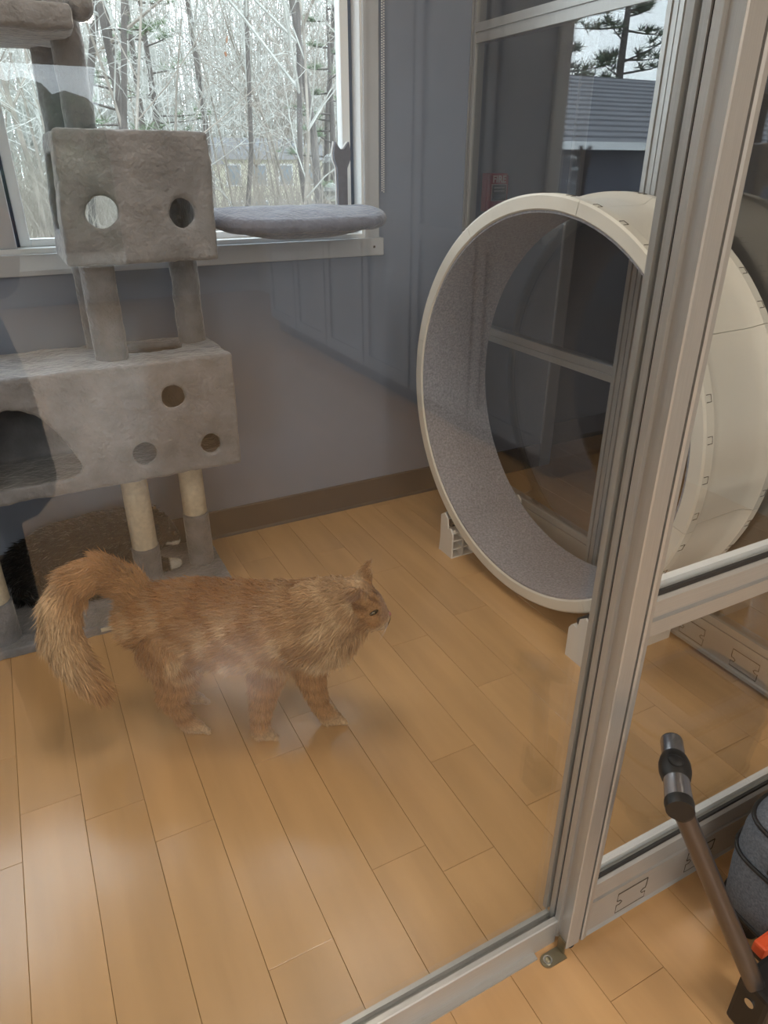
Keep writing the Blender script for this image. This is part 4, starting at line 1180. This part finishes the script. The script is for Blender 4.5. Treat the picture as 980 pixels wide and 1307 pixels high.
# far wall of woods: dense distant thin trunks with twigs
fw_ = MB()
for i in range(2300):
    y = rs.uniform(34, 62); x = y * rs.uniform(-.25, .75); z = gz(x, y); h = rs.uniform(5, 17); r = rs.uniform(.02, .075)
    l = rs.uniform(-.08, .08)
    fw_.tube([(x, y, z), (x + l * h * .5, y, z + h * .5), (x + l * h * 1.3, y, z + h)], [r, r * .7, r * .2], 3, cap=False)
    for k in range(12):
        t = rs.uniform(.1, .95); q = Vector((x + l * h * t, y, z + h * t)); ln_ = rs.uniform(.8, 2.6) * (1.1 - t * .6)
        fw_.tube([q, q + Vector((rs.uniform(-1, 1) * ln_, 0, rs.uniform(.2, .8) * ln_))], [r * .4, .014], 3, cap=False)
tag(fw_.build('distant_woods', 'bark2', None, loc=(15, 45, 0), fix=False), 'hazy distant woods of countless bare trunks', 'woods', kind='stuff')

def pine(x, y, h, seed, label, m='pine', dens=1.0, group='pines beside the shingled wing', z0=None, start=.25):
    rs = random.Random(seed); z = gz(x, y) - .1 if z0 is None else z0
    t = thing('pine_tree', label, 'tree', (x, y, z), group)
    MB().tube([(x, y, z), (x + .05, y, z + h * .5), (x, y, z + h)], [h * .016, h * .011, .01], 7, cap=False).build('trunk', 'bark', t, smooth=True, fix=False)
    br_, nd_ = MB(), MB()
    k = int(34 * dens)
    for i in range(k):
        tt = start + (1 - start) * (i + rs.random()) / k; a = rs.uniform(0, 2 * PI); L_ = h * .24 * (1.1 - tt) ** .7 * rs.uniform(.6, 1.15)
        p0 = Vector((x, y, z + h * tt)); d = Vector((math.cos(a), math.sin(a), rs.uniform(-.05, .30)))
        p1 = p0 + d * L_
        br_.tube([p0, p0.lerp(p1, .5) + Vector((0, 0, -.02 * L_)), p1], [h * .0035, h * .002, .004], 4, cap=False)
        for c in range(int(16 * dens)):
            q = p0.lerp(p1, rs.uniform(.35, 1.05)) + Vector((rs.uniform(-.2, .2), rs.uniform(-.2, .2), rs.uniform(-.04, .12))) * L_ * .5
            for e in range(9):
                v = Vector((rs.uniform(-1, 1), rs.uniform(-1, 1), rs.uniform(-.2, .9))).normalized() * h * .028 * rs.uniform(.7, 1.3)
                w = v.orthogonal().normalized() * h * .0016
                nd_.add([q - w, q + w, q + v], [(0, 1, 2)])
    br_.build('branches', 'bark', t, fix=False); o = nd_.build('needles', m, t, fix=False); o['kind'] = 'stuff'
pine(5.75, 13.2, 5.0, 5, 'pale green cedar at the right side of the window', 'cedar', .7, 'green cedars in the woods')
pine(2.3, 14.5, 6.5, 6, 'sparse green cedar behind the forked tree', 'cedar', .6, 'green cedars in the woods')
pine(3.9, 19.5, 7.0, 9, 'distant cedar in the middle of the window', 'cedar', .6, 'green cedars in the woods')

# cream house between the trees
hs = thing('house', 'cream house half hidden behind the bare trees', 'house', (9.6, 30, gz(9.6, 30)))
z0 = .35
bx('wall', 'house', hs, 7.9, 12.6, 29.5, 33, -1.5, 1.55)
MB().prism([(29.2, 1.50), (31.25, 2.3), (33.3, 1.50)], 'x', 7.6, 12.9).build('roof', 'roof', hs)
for x in (8.35, 9.4, 10.5, 11.6):
    f = bx('window', 'vinyl', hs, x, x + .62, 29.42, 29.5, .55, 1.35)
    bx('pane', 'pane', f, x + .06, x + .56, 29.39, 29.43, .61, 1.29)
    f = bx('window', 'vinyl', hs, x, x + .62, 29.42, 29.5, -.75, .05)
    bx('pane', 'pane', f, x + .06, x + .56, 29.39, 29.43, -.69, -.01)
hs2 = thing('house', 'pale low shed beside the cream house in the woods', 'house', (6.0, 26.5, gz(6.0, 26.5)))
bx('wall', 'house', hs2, 6.55, 7.35, 26.5, 28, -1.2, 1.35)
MB().prism([(26.3, 1.32), (27.25, 1.75), (28.2, 1.32)], 'x', 6.45, 7.45).build('roof', 'roof', hs2)
f = bx('window', 'vinyl', hs2, 6.75, 7.12, 26.44, 26.5, .55, 1.12); bx('pane', 'pane', f, 6.79, 7.08, 26.41, 26.45, .59, 1.08)

# wing of the building with a shingled roof, mirrored in the side glass
wg = thing('house_wing', 'shingle roofed building wing mirrored in the side glass', 'building', (-6, 9, -.45))
bx('wall', 'siding', wg, -14, -2.3, 8.25, 13.5, -.6, 1.50)
co = MB(); nc = 14
for i in range(nc):
    y0 = 8.0 + 3.0 * i / nc; y1 = 8.0 + 3.0 * (i + 1) / nc + .03; za = 1.56 + 1.12 * i / nc; zb = 1.56 + 1.12 * (i + 1) / nc
    co_ = MB().prism([(y0, za), (y0, za + .03), (y1, zb + .012), (y1, zb - .02)], 'x', -14.3, -2.1)
    co_.build('shingle_course', 'shingle', wg)
MB().prism([(11.0, 2.62), (11.0, 2.70), (14, 1.58), (14, 1.50)], 'x', -14.3, -2.1).build('rear_roof', 'shingle', wg)
bx('gutter', 'gutter', wg, -14.3, -2.1, 7.90, 8.0, 1.49, 1.585)
pine(-6.9, 14.5, 8.2, 31, 'dark pine left of the pair behind the shingled roof', 'pine', 1.0, z0=-.5, start=.3)
pine(-9.6, 16.0, 9.5, 32, 'tall dark pine right of the pair behind the shingled roof', 'pine', 1.2, z0=-.5, start=.3)
pine(-13.0, 17.0, 9.0, 33, 'farthest dark pine behind the shingled roof', 'pine', 1.0, z0=-.5, start=.3)
